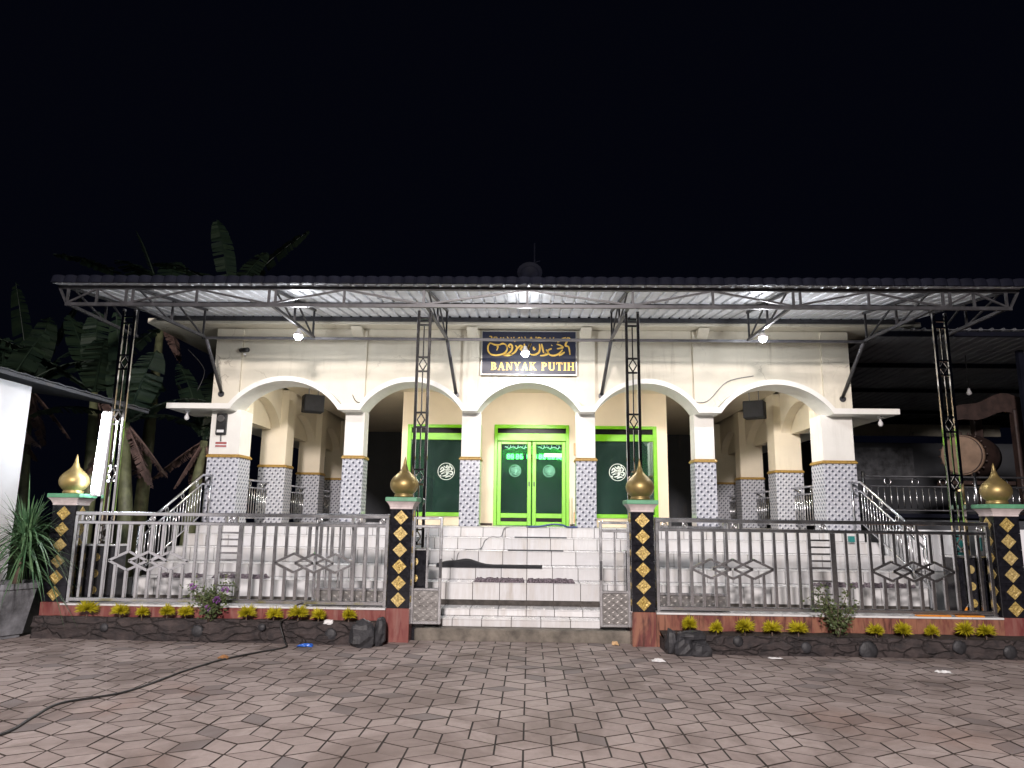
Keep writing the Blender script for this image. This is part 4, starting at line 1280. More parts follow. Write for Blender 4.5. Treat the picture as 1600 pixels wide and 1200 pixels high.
# ------------------------------------------------------------------ fences
def fence(x0, x1, label, diamonds, ladders, ros):
    y = 10.1
    o = thing('metal_fence', ((x0 + x1) / 2, y, .43), label, 'fence', 'stainless steel fences beside the gate')
    MB().cbox(x0, x1, y - .025, y + .025, 1.595, 1.645, .006).build('top_rail', M['chrome'], o)
    MB().cbox(x0, x1, y - .022, y + .022, 1.475, 1.518, .006).build('mid_rail', M['chrome'], o)
    MB().cbox(x0, x1, y - .025, y + .025, .452, .502, .006).build('bottom_rail', M['chrome'], o)
    for x in (x0 + .025, x1 - .025):
        MB().cbox(x - .025, x + .025, y - .027, y + .027, .43, 1.594, .006).build('end_post', M['chrome'], o)
    n = int(round((x1 - x0) / .158))
    zc, hh_, hw_ = .99, .125, .265
    src = {}
    for k in range(1, n):
        x = x0 + (x1 - x0) * k / n
        if any(a < x < b for a, b in ladders):
            continue
        segs = [(.502, 1.475)]
        for g0 in diamonds:
            cs = [g0 + j * .282 for j in (-1, 0, 1)]
            if cs[0] - hw_ * .9 < x < cs[2] + hw_ * .9:
                reach = max((1 - abs(x - c) / hw_) for c in cs)
                if reach > .12:
                    segs = [(.502, zc - hh_ * reach - .006), (zc + hh_ * reach + .006, 1.475)]
        for a, b in segs:
            key = (round(a, 2), round(b, 2))
            if key in src:
                q = src[key]
                clone(q[0], (x - q[1], 0, 0))
            else:
                src[key] = (MB().cbox(x - .021, x + .021, y - .021, y + .021, a, b, .004).build('baluster', M['chrome'], o), x)
    for g0 in diamonds:
        for j in (-1, 0, 1):
            c = g0 + j * .282
            d = MB()
            yo = y + (.0 if j else -.012)
            q = [(c - hw_, yo, zc), (c, yo, zc + hh_), (c + hw_, yo, zc), (c, yo, zc - hh_)]
            for k in range(4):
                d.bar(q[k], q[(k + 1) % 4], .032, .028, (0, 1, 0))
            d.build('diamond', M['chrome'], o)
    for a, b in ladders:
        for x in (a, b):
            MB().cbox(x - .024, x + .024, y - .022, y + .022, .502, 1.475, .004).build('ladder_stile', M['chrome'], o)
        for z in (1.38, 1.29, 1.20, 1.11, 1.02, .85, .68):
            MB().cbox(a + .024, b - .024, y - .012, y + .012, z - .012, z + .012, .003).build('rung', M['chrome'], o)
    for k, x in enumerate(ros):
        b = MB()
        zc_ = 1.556
        b.tube([(x + .034 * math.cos(t_ * math.pi / 8), y, zc_ + .034 * math.sin(t_ * math.pi / 8)) for t_ in range(17)], .008, 6, False)
        b.lathe([(.004, -.012), (.016, -.006), (.016, .006), (.004, .012)], (x, y, zc_), 10)
        for t_ in range(4):
            an = math.pi / 4 + t_ * math.pi / 2
            b.bar((x + .012 * math.cos(an), y, zc_ + .012 * math.sin(an)), (x + .034 * math.cos(an), y, zc_ + .034 * math.sin(an)), .01)
        b.build('rosette', M['chrome'], o)
        if k % 2 == 0:
            for s in (-1, 1):
                MB().cbox(x + s * .075 - .02, x + s * .075 + .02, y - .015, y + .015, 1.518, 1.595, .004).build('spacer', M['chrome'], o)
    return o
fence(-6.22, -1.87, 'stainless steel fence with diamonds left of the steps', [-5.15, -2.87], [(-4.19, -3.91)], [-6.05, -5.15, -4.05, -2.83, -2.30, -1.97])
fence(1.73, 6.17, 'stainless steel fence with diamonds right of the steps', [2.75, 5.13], [(3.78, 4.08)], [1.86, 2.14, 2.80, 3.98, 5.14, 6.05])

# gate leaves (narrow one hinged at each pillar, a wider one parked behind each fence)
def gate_leaf(x0, x1, y, z0, z1, label, kick=.43):
    o = thing('gate_leaf', ((x0 + x1) / 2, y, z0), label, 'gate', 'stainless steel gate leaves')
    f = MB()
    f.cbox(x0, x0 + .04, y - .02, y + .02, z0, z1, .005); f.cbox(x1 - .04, x1, y - .02, y + .02, z0, z1, .005)
    for z in (z0, z0 + kick, z1 - .15, z1 - .04):
        f.cbox(x0 + .04, x1 - .04, y - .018, y + .018, z, z + .036, .005)
    f.build('frame', M['chrome'], o)
    n = max(2, int((x1 - x0) / .16))
    for k in range(1, n):
        x = x0 + (x1 - x0) * k / n
        MB().cbox(x - .013, x + .013, y - .013, y + .013, z0 + kick + .036, z1 - .15, .003).build('baluster', M['chrome'], o)
    # embossed kick plate
    b = MB()
    a0, a1, c0, c1 = x0 + .04, x1 - .04, z0 + .036, z0 + kick
    b.box(a0, a1, y - .004, y + .004, c0, c1)
    nx, nz = int((a1 - a0) / .05), int((c1 - c0) / .042)
    for i in range(nx):
        for j in range(nz):
            cx, cz = a0 + (a1 - a0) * (i + .5) / nx, c0 + (c1 - c0) * (j + .5) / nz
            s = 1 if (i + j) % 2 else -1
            e = .021
            p = [(cx - e, y - .0045, cz - s * e * .55 - .004), (cx + e, y - .0045, cz + s * e * .55 - .004), (cx + e, y - .0045, cz + s * e * .55 + .004), (cx - e, y - .0045, cz - s * e * .55 + .004)]
            ap = (cx, y - .022, cz)
            for k in range(4):
                b.face([p[k], p[(k + 1) % 4], ap])
    b.build('kick_plate', M['dullchrome'], o)
    xl = x1 - .02 if x0 < 0 else x0 + .02
    MB().cbox(xl - .012, xl + .012, y - .035, y - .021, z0 + .6, z0 + .85, .004).build('latch', M['steel'], o)
gate_leaf(-1.55, -1.14, 10.12, .22, 1.63, 'narrow steel gate leaf hinged on the pillar left of the steps')
gate_leaf(.98, 1.395, 10.12, .22, 1.60, 'narrow steel gate leaf hinged on the pillar right of the steps')
gate_leaf(-2.92, -1.88, 10.23, .345, 1.66, 'wide steel gate leaf parked behind the left fence', .28)
gate_leaf(1.74, 2.72, 10.23, .345, 1.66, 'wide steel gate leaf parked behind the right fence', .28)

# ------------------------------------------------------------------ planters
def planter(x0, x1, ya, yb_, z, label, stones, seed):
    rd = random.Random(seed)
    o = thing('stone_planter', ((x0 + x1) / 2, 9.8, 0), label, 'planter')
    nx, nz = 150, 14
    P_ = lambda x: ya + (yb_ - ya) * (x - x0) / (x1 - x0)
    from mathutils import noise as nz_
    def disp(x, zz):
        c = nz_.cell(Vector((x * 2.1 + zz * .6, zz * 7.5, seed))) * .03
        return c + .03 * nz_.fractal(Vector((x * 3, zz * 9, seed)), .8, 2.2, 4) - .02 * max(0, .12 - abs(nz_.noise(Vector((x * 2.6, zz * 8, seed + 5))))) / .12
    b = MB()
    gidx = {}
    n0 = 0
    rows = [(-.02 + (z + .02) * j / nz) for j in range(nz + 1)]
    for i in range(nx + 1):
        x = x0 + (x1 - x0) * i / nx
        for j, zz in enumerate(rows):
            yv = P_(x) + .05 * (zz / z) ** 2 - disp(x, zz)
            b.v.append(Vector((x, yv, zz + (.012 * nz_.noise(Vector((x * 4, seed, 1))) if j == nz else 0))))
        b.v.append(Vector((x, P_(x) + .15, z - .005)))
        b.v.append(Vector((x, P_(x) + .16, z - .06)))
    m_ = nz + 3
    for i in range(nx):
        for j in range(m_ - 1):
            a = i * m_ + j
            b.f.append([a, a + m_, a + m_ + 1, a + 1]); b.sm.append(True)
    # ends
    for i, r in ((0, 0), (nx, 1)):
        x = x0 + (x1 - x0) * i / nx
        ring = [tuple(b.v[i * m_ + j]) for j in range(m_)] + [(x, 9.98, z - .06), (x, 9.98, -.02)]
        b.face(ring if r else ring[::-1])
    b.build('stone_face', M['planter_stone'], o)
    s = MB()
    for i in range(40):
        xa, xb = x0 + (x1 - x0) * i / 40, x0 + (x1 - x0) * (i + 1) / 40
        h = lambda x: z - .035 + .012 * nz_.noise(Vector((x * 6, 3, seed)))
        s.face([(xa, P_(xa) + .155, h(xa)), (xb, P_(xb) + .155, h(xb)), (xb, 9.992, h(xb) + .03), (xa, 9.992, h(xa) + .03)], True)
    s.build('soil', M['soil'], o)
    for x, zz, r in stones:
        q = MB()
        y = P_(x) + .0
        n0 = 9
        for i in range(7):
            ph = math.pi * i / 6 - math.pi / 2
            for k in range(n0):
                a = 2 * math.pi * k / n0
                rr = r * (1 + .16 * nz_.noise(Vector((math.cos(a) * 1.5 + x, math.sin(a) * 1.5, ph))))
                q.v.append(Vector((x + rr * math.cos(ph) * math.cos(a), y + .028 * math.sin(ph) + .002, zz + rr * math.cos(ph) * math.sin(a))))
        for i in range(6):
            for k in range(n0):
                a, c = i * n0 + k, i * n0 + (k + 1) % n0
                q.f.append([a, c, c + n0, a + n0]); q.sm.append(True)
        q.build('stone', M['rock'], o)
planter(-6.5, -1.86, 9.84, 9.69, .275, 'low dark stone planter with yellow plants in front of the left fence', [(-4.25, .13, .085), (-2.5, .13, .085), (-5.5, .15, .06), (-3.4, .2, .05)], 3)
planter(1.74, 6.42, 9.50, 9.47, .215, 'low dark stone planter with yellow plants in front of the right fence', [(2.62, .16, .07), (3.45, .10, .07), (4.2, .08, .12), (5.3, .14, .09), (5.9, .09, .09)], 11)

def rockmesh(b, c, r, sq, seed):
    from mathutils import noise as nz_
    nn, mm_ = 12, 9
    base_i = len(b.v)
    for i in range(mm_):
        ph = math.pi * i / (mm_ - 1) - math.pi / 2
        for k in range(nn):
            a = 2 * math.pi * k / nn
            d = Vector((math.cos(ph) * math.cos(a), math.cos(ph) * math.sin(a), math.sin(ph)))
            w_ = 1 + .32 * nz_.noise(d * 1.4 + Vector((seed, 0, 0))) + .1 * nz_.noise(d * 4 + Vector((seed, 3, 0)))
            d = Vector((math.copysign(abs(d.x) ** .8, d.x), math.copysign(abs(d.y) ** .8, d.y), math.copysign(abs(d.z) ** .75, d.z)))
            b.v.append(Vector(c) + Vector((d.x * r[0], d.y * r[1], d.z * r[2])) * w_)
    for i in range(mm_ - 1):
        for k in range(nn):
            p, q = base_i + i * nn + k, base_i + i * nn + (k + 1) % nn
            b.f.append([p, q, q + nn, p + nn]); b.sm.append(False)
    return b
for c, r, sq, lab in (((-2.07, 9.62, .14), (.16, .12, .17), 1, 'large smooth black rock at the inner end of the left planter'), ((-1.87, 9.74, .16), (.08, .1, .19), 2, 'tall black rock leaning between the left planter and its gate pillar'),
                      ((1.93, 9.42, .09), (.12, .1, .13), 5, 'round black rock low at the inner end of the right planter'), ((2.13, 9.40, .07), (.13, .1, .11), 8, 'black rock lying at the foot of the right planter'), ((2.05, 9.47, .22), (.18, .1, .06), 13, 'flat black rock on top of the heap at the right planter'), ((1.80, 9.50, .14), (.07, .08, .15), 17, 'narrow black rock against the streaked pillar base')):
    rockmesh(MB(), c, r, sq, sq * 7.3).build('black_rock', M['rock'], None, lab, 'rock', None, 'black rocks at the planter ends')

# ------------------------------------------------------------------ small plants
def blades(b, c, n, r, h, w, seed, spread=1.0, droop=.0):
    rd = random.Random(seed)
    for i in range(n):
        a = rd.uniform(0, 2 * math.pi)
        el = math.acos(rd.uniform(-.45, 1)) * spread
        L_ = rd.uniform(.5, 1.05) * (1 + .18 * math.sin(a * 2 + seed) + .12 * math.sin(3 * a + 2 * seed))
        d = Vector((math.cos(a) * math.sin(el) * r, math.sin(a) * math.sin(el) * r, math.cos(el) * h)) * L_
        s = (Matrix.Rotation(rd.uniform(0, math.pi), 3, d.normalized()) @ Vector((-math.sin(a), math.cos(a), 0))) * w * rd.uniform(.7, 1.2)
        p0 = Vector(c) + Vector((math.cos(a), math.sin(a), 0)) * r * .1
        p1 = p0 + d * .6
        p2 = p0 + d - Vector((0, 0, droop * rd.random()))
        b.face([p0 - s * .5, p0 + s * .5, p1 + s, p1 - s]); b.face([p1 - s, p1 + s, p2])
def ordn(i, n):
    return ['first', 'second', 'third', 'fourth', 'fifth', 'sixth', 'seventh', 'eighth', 'ninth', 'tenth'][i]
tufts = {'left': [(-5.79, 9.88, .25, 1.15), (-5.34, 9.87, .25, 1.0), (-5.04, 9.86, .25, .85), (-4.71, 9.86, .25, 1.0), (-4.46, 9.86, .25, .95), (-3.65, 9.84, .25, 1.0), (-3.29, 9.84, .25, .9), (-2.965, 9.83, .25, 1.1), (-2.695, 9.82, .25, .9), (-2.30, 9.82, .25, .95)],
         'right': [(2.09, 9.78, .2, 1.05), (2.42, 9.74, .18, .9), (2.78, 9.74, .18, 1.1), (3.12, 9.74, .18, 1.0), (3.45, 9.74, .18, 1.0), (4.42, 9.74, .18, .9), (4.76, 9.74, .18, 1.0), (5.12, 9.74, .18, .9), (5.54, 9.74, .18, 1.15), (5.79, 9.74, .18, 1.0)]}
si = 0
for side in ('left', 'right'):
    for i, (x, y, z, s) in enumerate(tufts[side]):
        si += 1
        o = thing('tuft_plant', (x, y, z), 'yellow-green tuft in the %s planter, %s from its left end' % (side, ordn(i, 10)), 'plant', 'yellow-green tufts in the planters')
        b = MB(); blades(b, (x, y, z + .11 * s), 560, .115 * s, .115 * s, .0055, si, 1.0); b.build('foliage', M['yellow_leaf'], o)
        MB().tube([(x, y, z - .04), (x, y, z + .06)], [.012, .008], 6).build('stem', M['twig'], o)

def twiggy(name, x, y, z, hgt, wid, label, seed, nleaf, flowers, lean=0.0):
    rd = random.Random(seed)
    o = thing(name, (x, y, z), label, 'shrub')
    st = MB()
    tips = []
    nb = 9
    for i in range(nb):
        a = 2 * math.pi * i / nb + rd.uniform(-.3, .3)
        rr = wid * rd.uniform(.4, 1)
        hh_ = hgt * rd.uniform(.5, 1)
        p0 = Vector((x, y, z))
        p1 = Vector((x + rr * .25 * math.cos(a) + lean * .3, y + rr * .15 * math.sin(a), z + hh_ * .45))
        p2 = Vector((x + rr * math.cos(a) + lean * rd.uniform(.6, 1), y + rr * .45 * math.sin(a), z + hh_))
        st.tube([p0, p1, p2], [.012, .008, .003], 5)
        for k in range(10):
            u = .35 + .65 * k / 9
            tips.append((p0.lerp(p1, u * 2) if u < .5 else p1.lerp(p2, u * 2 - 1)))
    st.build('twigs', M['twig'], o)
    lf = MB()
    for i in range(nleaf):
        t_ = rd.choice(tips) + Vector((rd.gauss(0, .05), rd.gauss(0, .04), rd.gauss(0, .045)))
        d = Vector((rd.gauss(0, 1), rd.gauss(0, 1), rd.gauss(0, .6))).normalized()
        s = d.orthogonal().normalized()
        s = (s * math.cos(i) + d.cross(s) * math.sin(i))
        l_ = rd.uniform(.03, .055)
        lf.face([t_, t_ + d * l_ * .5 + s * l_ * .28, t_ + d * l_, t_ + d * l_ * .5 - s * l_ * .28])
    lf.build('foliage', M['small_leaf'], o)
    for i in range(flowers):
        t_ = rd.choice(tips[6:]) + Vector((0, -.05, .05))
        fl_ = MB()
        for k in range(26):
            d = Vector((rd.gauss(0, 1), rd.gauss(0, 1), rd.gauss(0, .8))).normalized()
            s = d.orthogonal().normalized()
            p = t_ + d * .02
            fl_.face([p, p + d * .02 + s * .013, p + d * .035, p + d * .02 - s * .013])
        fl_.build('flower', M['purple'], o)
twiggy('flowering_bush', -4.14, 9.82, .25, .50, .31, 'leafy bush with purple flowers in the left planter', 4, 1500, 5)
twiggy('small_tree', 3.95, 9.74, .18, .68, .36, 'small bare-stemmed tree with thin green crown in the right planter', 9, 1100, 0, -.04)

# pot with strap-leaved plant at the left edge
pc = Vector((-6.98, 9.88, 0))
po = thing('cement_pot', pc, 'large faceted cement pot at the left edge beside the end pillar', 'pot')
b = MB()
nseg = 6
rings = [(0, .30), (.04, .30), (.045, .33), (.62, .44), (.63, .47), (.70, .475), (.70, .41), (.62, .39)]
for z, r in rings:
    for k in range(nseg):
        a = 2 * math.pi * k / nseg + R(8)
        b.v.append(pc + Vector((r * math.cos(a), r * math.sin(a), z)))
for i in range(len(rings) - 1):
    for k in range(nseg):
        p, q = i * nseg + k, i * nseg + (k + 1) % nseg
        b.f.append([p, q, q + nseg, p + nseg]); b.sm.append(False)
b.f.append([nseg - 1 - k for k in range(nseg)]); b.sm.append(False)
b.build('pot_body', M['pot'], po)
MB().lathe([(.05, .60), (.37, .61), (.37, .63), (.01, .64)], pc, 6, False).build('soil', M['soil'], po)
pp = thing('strap_leaf_plant', pc + Vector((0.28, -.05, .62)), 'spiky strap-leaved plant growing in the cement pot', 'plant')
rd = random.Random(5)
c0 = pc + Vector((.28, -.05, .62))
MB().tube([c0 + Vector((-.06, 0, -.03)), c0 + Vector((-.02, 0, .35)), c0 + Vector((0, 0, .72))], [.06, .05, .035], 8).build('trunk', M['twig'], pp)
lf = MB()
for i in range(300):
    a = rd.uniform(0, 2 * math.pi)
    el = R(rd.choice([rd.uniform(10, 45), rd.uniform(40, 80), rd.uniform(75, 110)]))
    L_ = rd.uniform(.5, .95)
    p = c0 + Vector((0, 0, rd.uniform(.30, .80)))
    d = Vector((math.sin(el) * math.cos(a), math.sin(el) * math.sin(a), math.cos(el)))
    w_ = rd.uniform(.012, .02)
    s = Vector((-math.sin(a), math.cos(a), 0)) * w_
    pts = []
    g_ = rd.uniform(.25, .6)
    for k in range(7):
        u = k / 6
        q = p + d * L_ * u - Vector((0, 0, 1)) * g_ * L_ * u ** 2.2 * math.sin(el) * 1.6
        pts.append(q)
    for k in range(6):
        w0 = (1 - (k / 6) ** 2); w1 = (1 - ((k + 1) / 6) ** 2)
        lf.face([pts[k] - s * w0, pts[k] + s * w0, pts[k + 1] + s * w1, pts[k + 1] - s * w1], True)
lf.build('leaves', M['strap_leaf'], pp)

# ------------------------------------------------------------------ stair handrails
for s in (-1, 1):
    x = s * 5.86
    side = 'left' if s < 0 else 'right'
    o = thing('stair_railing', (x, 12.2, .4), 'sloping steel handrail on the %s end of the steps' % side, 'railing')
    top = [(x, 13.45, 2.33), (x, 13.1, 2.33), (x, 11.1, 1.40)]
    MB().tube(top, .022, 8).build('top_rail', M['chrome'], o)
    low = [(x, 13.45, 2.17), (x, 13.1, 2.17), (x, 11.1, 1.24)]
    MB().tube(low, .018, 8).build('mid_rail', M['chrome'], o)
    MB().tube([(x, 13.1, 1.60), (x, 11.1, .72)], .016, 8).build('bottom_rail', M['chrome'], o)
    for y, z0, z1 in ((13.45, 1.47, 2.36), (11.1, .42, 1.44)):
        MB().tube([(x, y, z0), (x, y, z1)], .024, 8).build('post', M['chrome'], o)
    n = 19
    q = None
    for k in range(n):
        y = 11.2 + 1.88 * k / (n - 1)
        zl = .72 + (y - 11.1) * .44; zh = 1.24 + (y - 11.1) * .465
        if q is None:
            q = MB().tube([(x, y, zl), (x, y, zh + .01)], .011, 6).build('baluster', M['chrome'], o); y0_, z0_ = y, zl
        else:
            clone(q, (0, y - y0_, zl - z0_))
    for k in range(4):
        y = 11.4 + k * .5
        z = 1.32 + (y - 11.1) * .465
        MB().tube([(x, y + .045 * math.cos(a * math.pi / 6), z + .045 * math.sin(a * math.pi / 6)) for a in range(13)], .009, 5, False).build('ring', M['chrome'], o)

# ------------------------------------------------------------------ things on the steps and paving
def rag_mat(x0, x1, y, z, m, label, seed, d=.26):
    rd = random.Random(seed)
    b = MB()
    nx, ny = int((x1 - x0) / .03), 8
    for i in range(nx + 1):
        for j in range(ny + 1):
            e = (i in (0, nx)) or (j in (0, ny))
            b.v.append(Vector((x0 + (x1 - x0) * i / nx + rd.uniform(-.008, .008), y + d * j / ny + rd.uniform(-.01, .01), z + (0 if e else .045 + rd.uniform(-.02, .02)))))
    for i in range(nx):
        for j in range(ny):
            a = i * (ny + 1) + j
            b.f.append([a, a + ny + 1, a + ny + 2, a + 1]); b.sm.append(False)
    b.build('rag_mat', m, None, label, 'mat', None, 'mats lying on the steps')
rag_mat(-.78, -.03, 11.21, .681, M['matcloth'], 'woven rag mat on the steps left of centre', 1)
rag_mat(.0, .72, 11.21, .681, M['matcloth'], 'woven rag mat on the steps right of centre', 2)
rag_mat(-4.75, -3.95, 11.24, .681, M['matcloth'], 'dark rag mat on the steps behind the left fence', 3)
rag_mat(-5.6, -4.95, 11.24, .681, M['matcloth'], 'dark rag mat on the steps at their left end', 6)
rag_mat(4.3, 5.0, 11.24, .681, M['matcloth'], 'dark rag mat on the steps behind the right fence', 4)
rag_mat(5.05, 5.75, 11.24, .681, M['matcloth'], 'dark rag mat on the steps at their right end', 5)
for x0, x1, y, z, lab in ((-.32, .60, 12.32, 1.098, 'thin grey foam strip on the fifth step up'), (-.22, .68, 12.87, 1.296, 'thin grey foam strip on the top step below the door')):
    MB().cbox(x0, x1, y - .02, y + .05, z, z + .022, .004).build('foam_strip', M['slate_mat'], None, lab, 'strip')
# black cloth with a hump draped along a step
b = MB()
n = 40
for i in range(n + 1):
    u = i / n
    x = -1.42 + 1.66 * u
    hmp = .085 * math.exp(-((u - .28) / .13) ** 2) + .04 * (1 - u) * math.exp(-((u - .1) / .08) ** 2)
    top = .878 + .03 + hmp
    for p in ((x, 11.715, .86), (x, 11.735, top * .6 + .878 * .4), (x, 11.80, top), (x, 11.93, top * .5 + .44), (x, 11.98, .879)):
        b.v.append(Vector(p))
for i in range(n):
    for j in range(4):
        a = i * 5 + j
        b.f.append([a, a + 5, a + 6, a + 1]); b.sm.append(True)
for i in (0, n):
    ring = list(range(i * 5, i * 5 + 5))
    b.f.append(ring if i else ring[::-1]); b.sm.append(False)
b.build('black_cloth', M['darkcloth'], None, 'black cloth humped along a step left of centre', 'cloth')
cable('cable', [(.35, 13.37, 1.483), (.1, 13.37, 1.483), (-.3, 13.36, 1.486), (-.42, 13.33, 1.44), (-.47, 13.27, 1.306), (-.62, 12.9, 1.306), (-.73, 12.82, 1.24), (-.80, 12.78, 1.11), (-1.0, 12.4, 1.106), (-1.13, 12.3, 1.05), (-1.16, 12.24, .9), (-1.2, 11.95, .98)], .008, M['greycable'], 'thin grey cable running down the steps')
cable('cable', [(-.02, 13.38, 1.485), (.2, 13.37, 1.49), (.45, 13.36, 1.53), (.62, 13.36, 1.52), (.72, 13.38, 1.487), (.9, 13.4, 1.485)], .018, M['navycable'], 'blue cable lying in front of the green door')
cable('cable', [(-4.8, 4.4, .01), (-4.15, 5.15, .01), (-3.82, 5.58, .01), (-3.9, 6.1, .01), (-3.96, 6.55, .01), (-3.66, 6.95, .01), (-3.58, 7.5, .01), (-3.55, 7.9, .01), (-3.43, 8.55, .01), (-3.2, 9.05, .01), (-2.99, 9.45, .01), (-3.06, 9.62, .06), (-3.15, 9.70, .26), (-3.12, 9.9, .30), (-3.05, 9.97, .44), (-2.98, 10.06, .46), (-2.9, 10.3, .38)], .011, M['rubber'], 'black cable crossing the paving from the left planter')
def scrap(x, y, sx_, sy_, h, m, name, label, seed, cat):
    rd = random.Random(seed)
    b = MB()
    n = 6
    for i in range(n + 1):
        for j in range(n + 1):
            e = i in (0, n) or j in (0, n)
            b.v.append(Vector((x + sx_ * (i / n - .5) + rd.uniform(-.1, .1) * sx_, y + sy_ * (j / n - .5) + rd.uniform(-.1, .1) * sy_, .004 + (rd.uniform(0, .3) * h if e else rd.uniform(.3, 1) * h))))
    for i in range(n):
        for j in range(n):
            a = i * (n + 1) + j
            b.f.append([a, a + n + 1, a + n + 2, a + 1]); b.sm.append(False)
    b.build(name, m, None, label, cat)
scrap(-2.77, 9.57, .19, .11, .035, M['bluebag'], 'plastic_wrapper', 'crumpled blue plastic wrapper at the foot of the left planter', 1, 'litter')
scrap(-3.44, 8.69, .12, .1, .04, M['dryleaf'], 'dry_leaf', 'orange-brown dry leaf lying on the black cable', 2, 'leaf')
scrap(1.55, 8.98, .14, .12, .03, M['plastic'], 'plastic_scrap', 'clear white plastic scrap on the paving near the right gate pillar', 3, 'litter')
scrap(4.62, 8.62, .16, .12, .02, M['plastic'], 'plastic_scrap', 'flat white plastic scrap on the paving at the right', 4, 'litter')
scrap(3.0, 9.28, .16, .05, .015, M['plastic'], 'paper_scrap', 'small white paper scraps at the foot of the right planter', 5, 'litter')
scrap(1.17, 10.05, .09, .08, .05, M['notice'], 'pale_stone', 'small pale stone at the foot of the kerb by the right gate leaf', 6, 'stone')
w_ = MB(); rockmesh(w_, (-2.55, 9.79, .27), (.07, .05, .035), 1, 41); w_.build('white_wrapper', M['plastic'], None, 'white crumpled wrapper among the tufts of the left planter', 'litter')

# broom and orange bricks on the right coping
br = thing('broom', (5.9, 10.3, .36), 'orange and white broom leaning behind the right fence', 'broom')
P0, P1 = Vector((5.84, 10.27, .43)), Vector((6.26, 10.34, 1.22))
def seg(a, b, m, nm, r=.014):
    MB().tube([P0.lerp(P1, a), P0.lerp(P1, b)], r, 8).build(nm, m, br)
seg(0, .12, M['orange'], 'ferrule', .018); seg(.12, .35, M['plastic'], 'handle'); seg(.35, .42, M['orange'], 'grip', .016); seg(.42, .72, M['plastic'], 'handle'); seg(.72, .82, M['orange'], 'grip', .016); seg(.82, 1, M['plastic'], 'handle')
MB().cbox(5.62, 6.0, 10.25, 10.31, .36, .44, .01).build('head', M['orange'], br)
for x0, x1, lab in ((5.08, 5.52, 'orange plastic strip on the right coping, nearer the gate'), (5.60, 5.95, 'orange plastic strip on the right coping, nearer the end pillar')):
    MB().cbox(x0, x1, 9.99, 10.06, .432, .45, .004).build('orange_strip', M['orange'], None, lab, 'strip')

# ------------------------------------------------------------------ left neighbour: white wall with a lean-to roof
nb = thing('white_outbuilding', (-9.5, 8, 0), 'white walled outbuilding with a thin tin roof at the left edge', 'building')
MB().box(-12, -7.22, 3.0, 10.28, -.02, 3.42).build('wall', M['offwhite'], nb)
rf = MB()
n = 60
ya, yb2 = 2.5, 13.2
for i in range(n):
    a, c = ya + (yb2 - ya) * i / n, ya + (yb2 - ya) * (i + 1) / n
    za, zc_ = .012 * (i % 2), .012 * ((i + 1) % 2)
    rf.hexa([(-12.5, a, 4.3 + za), (-7.0, a, 3.5 + za), (-7.0, c, 3.5 + zc_), (-12.5, c, 4.3 + zc_), (-12.5, a, 4.31 + za), (-7.0, a, 3.515 + za), (-7.0, c, 3.515 + zc_), (-12.5, c, 4.31 + zc_)])
rf.build('roof', M['darkwall'], nb)
MB().box(-7.05, -7.02, ya, yb2, 3.45, 3.495).build('fascia', M['darkwall'], nb)
for y in (13.0,):
    MB().box(-7.6, -7.52, y, y + .08, 0, 3.42).build('roof_post', M['wood'], nb)

# ------------------------------------------------------------------ banana plants behind
def banana(x, y, h, label, seed, nl=7, dead=3, L0=2.2, face=0.0, tall=None):
    rd = random.Random(seed)
    o = thing('banana_plant', (x, y, 0), label, 'banana plant', 'banana plants left of the mosque')
    top = Vector((x + rd.uniform(-.2, .2), y, h))
    MB().tube([(x, y, -.05), (x + .03, y, h * .5), top], [.17, .13, .07], 10).build('trunk', M['stem'], o)
    for i in range(nl + dead):
        isd = i >= nl
        a = 2 * math.pi * i / nl + rd.uniform(-.4, .4) + face
        el = R(rd.uniform(12, 62)) if not isd else R(rd.uniform(120, 165))
        L_ = L0 * rd.uniform(.75, 1.1) * (.55 if isd else 1)
        if tall is not None and i == 0:
            a, el, L_ = tall
        d = Vector((math.cos(a) * math.sin(el), math.sin(a) * math.sin(el), math.cos(el)))
        g_ = rd.uniform(.25, .75)
        side_ = Vector((-math.sin(a), math.cos(a), 0))
        n = 30
        pts = [top + d * L_ * k / n - Vector((0, 0, 1)) * g_ * L_ * (k / n) ** 2.2 * (0.2 if isd else math.sin(el)) for k in range(n + 1)]
        b = MB()
        wmax = rd.uniform(.26, .36) * (.6 if isd else 1)
        for k in range(2, n):
            u0, u1 = (k - 2) / (n - 2), (k - 1) / (n - 2)
            w0 = wmax * math.sin(math.pi * min(1, u0 * .93 + .06)) ** .5
            w1 = wmax * math.sin(math.pi * min(1, u1 * .93 + .06)) ** .5
            for s in (-1, 1):
                if rd.random() < .035:
                    continue
                sag = -.18 * (1 if not isd else 3)
                gap = 1.0 if rd.random() < .8 else rd.uniform(.6, .9)
                q0 = pts[k] + side_ * s * w0 + Vector((0, 0, sag * w0 + rd.uniform(-.03, .03)))
                q1 = pts[k].lerp(pts[k + 1], gap) + side_ * s * w1 + Vector((0, 0, sag * w1 + rd.uniform(-.03, .03)))
                f_ = [pts[k], pts[k + 1], q1, q0]
                b.face(f_ if s > 0 else f_[::-1], True)
        b.tube(pts, [.03 * (1 - .85 * k / n) for k in range(n + 1)], 5)
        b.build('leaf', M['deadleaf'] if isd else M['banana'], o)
banana(-7.4, 13.4, 3.3, 'banana plant nearest the tube lamp with brown hanging leaves', 1, 7, 4)
banana(-6.75, 14.6, 3.1, 'banana plant close beside the left corner column', 2, 6, 5)
banana(-8.6, 14.2, 4.0, 'tall banana plant behind the left canopy end', 3, 8, 3, 2.5)
banana(-9.8, 13.2, 3.6, 'banana plant above the white outbuilding roof', 4, 8, 2, 2.4)
banana(-8.6, 16.2, 6.4, 'tallest banana plant rising above the canopy roof', 5, 8, 2, 2.6)
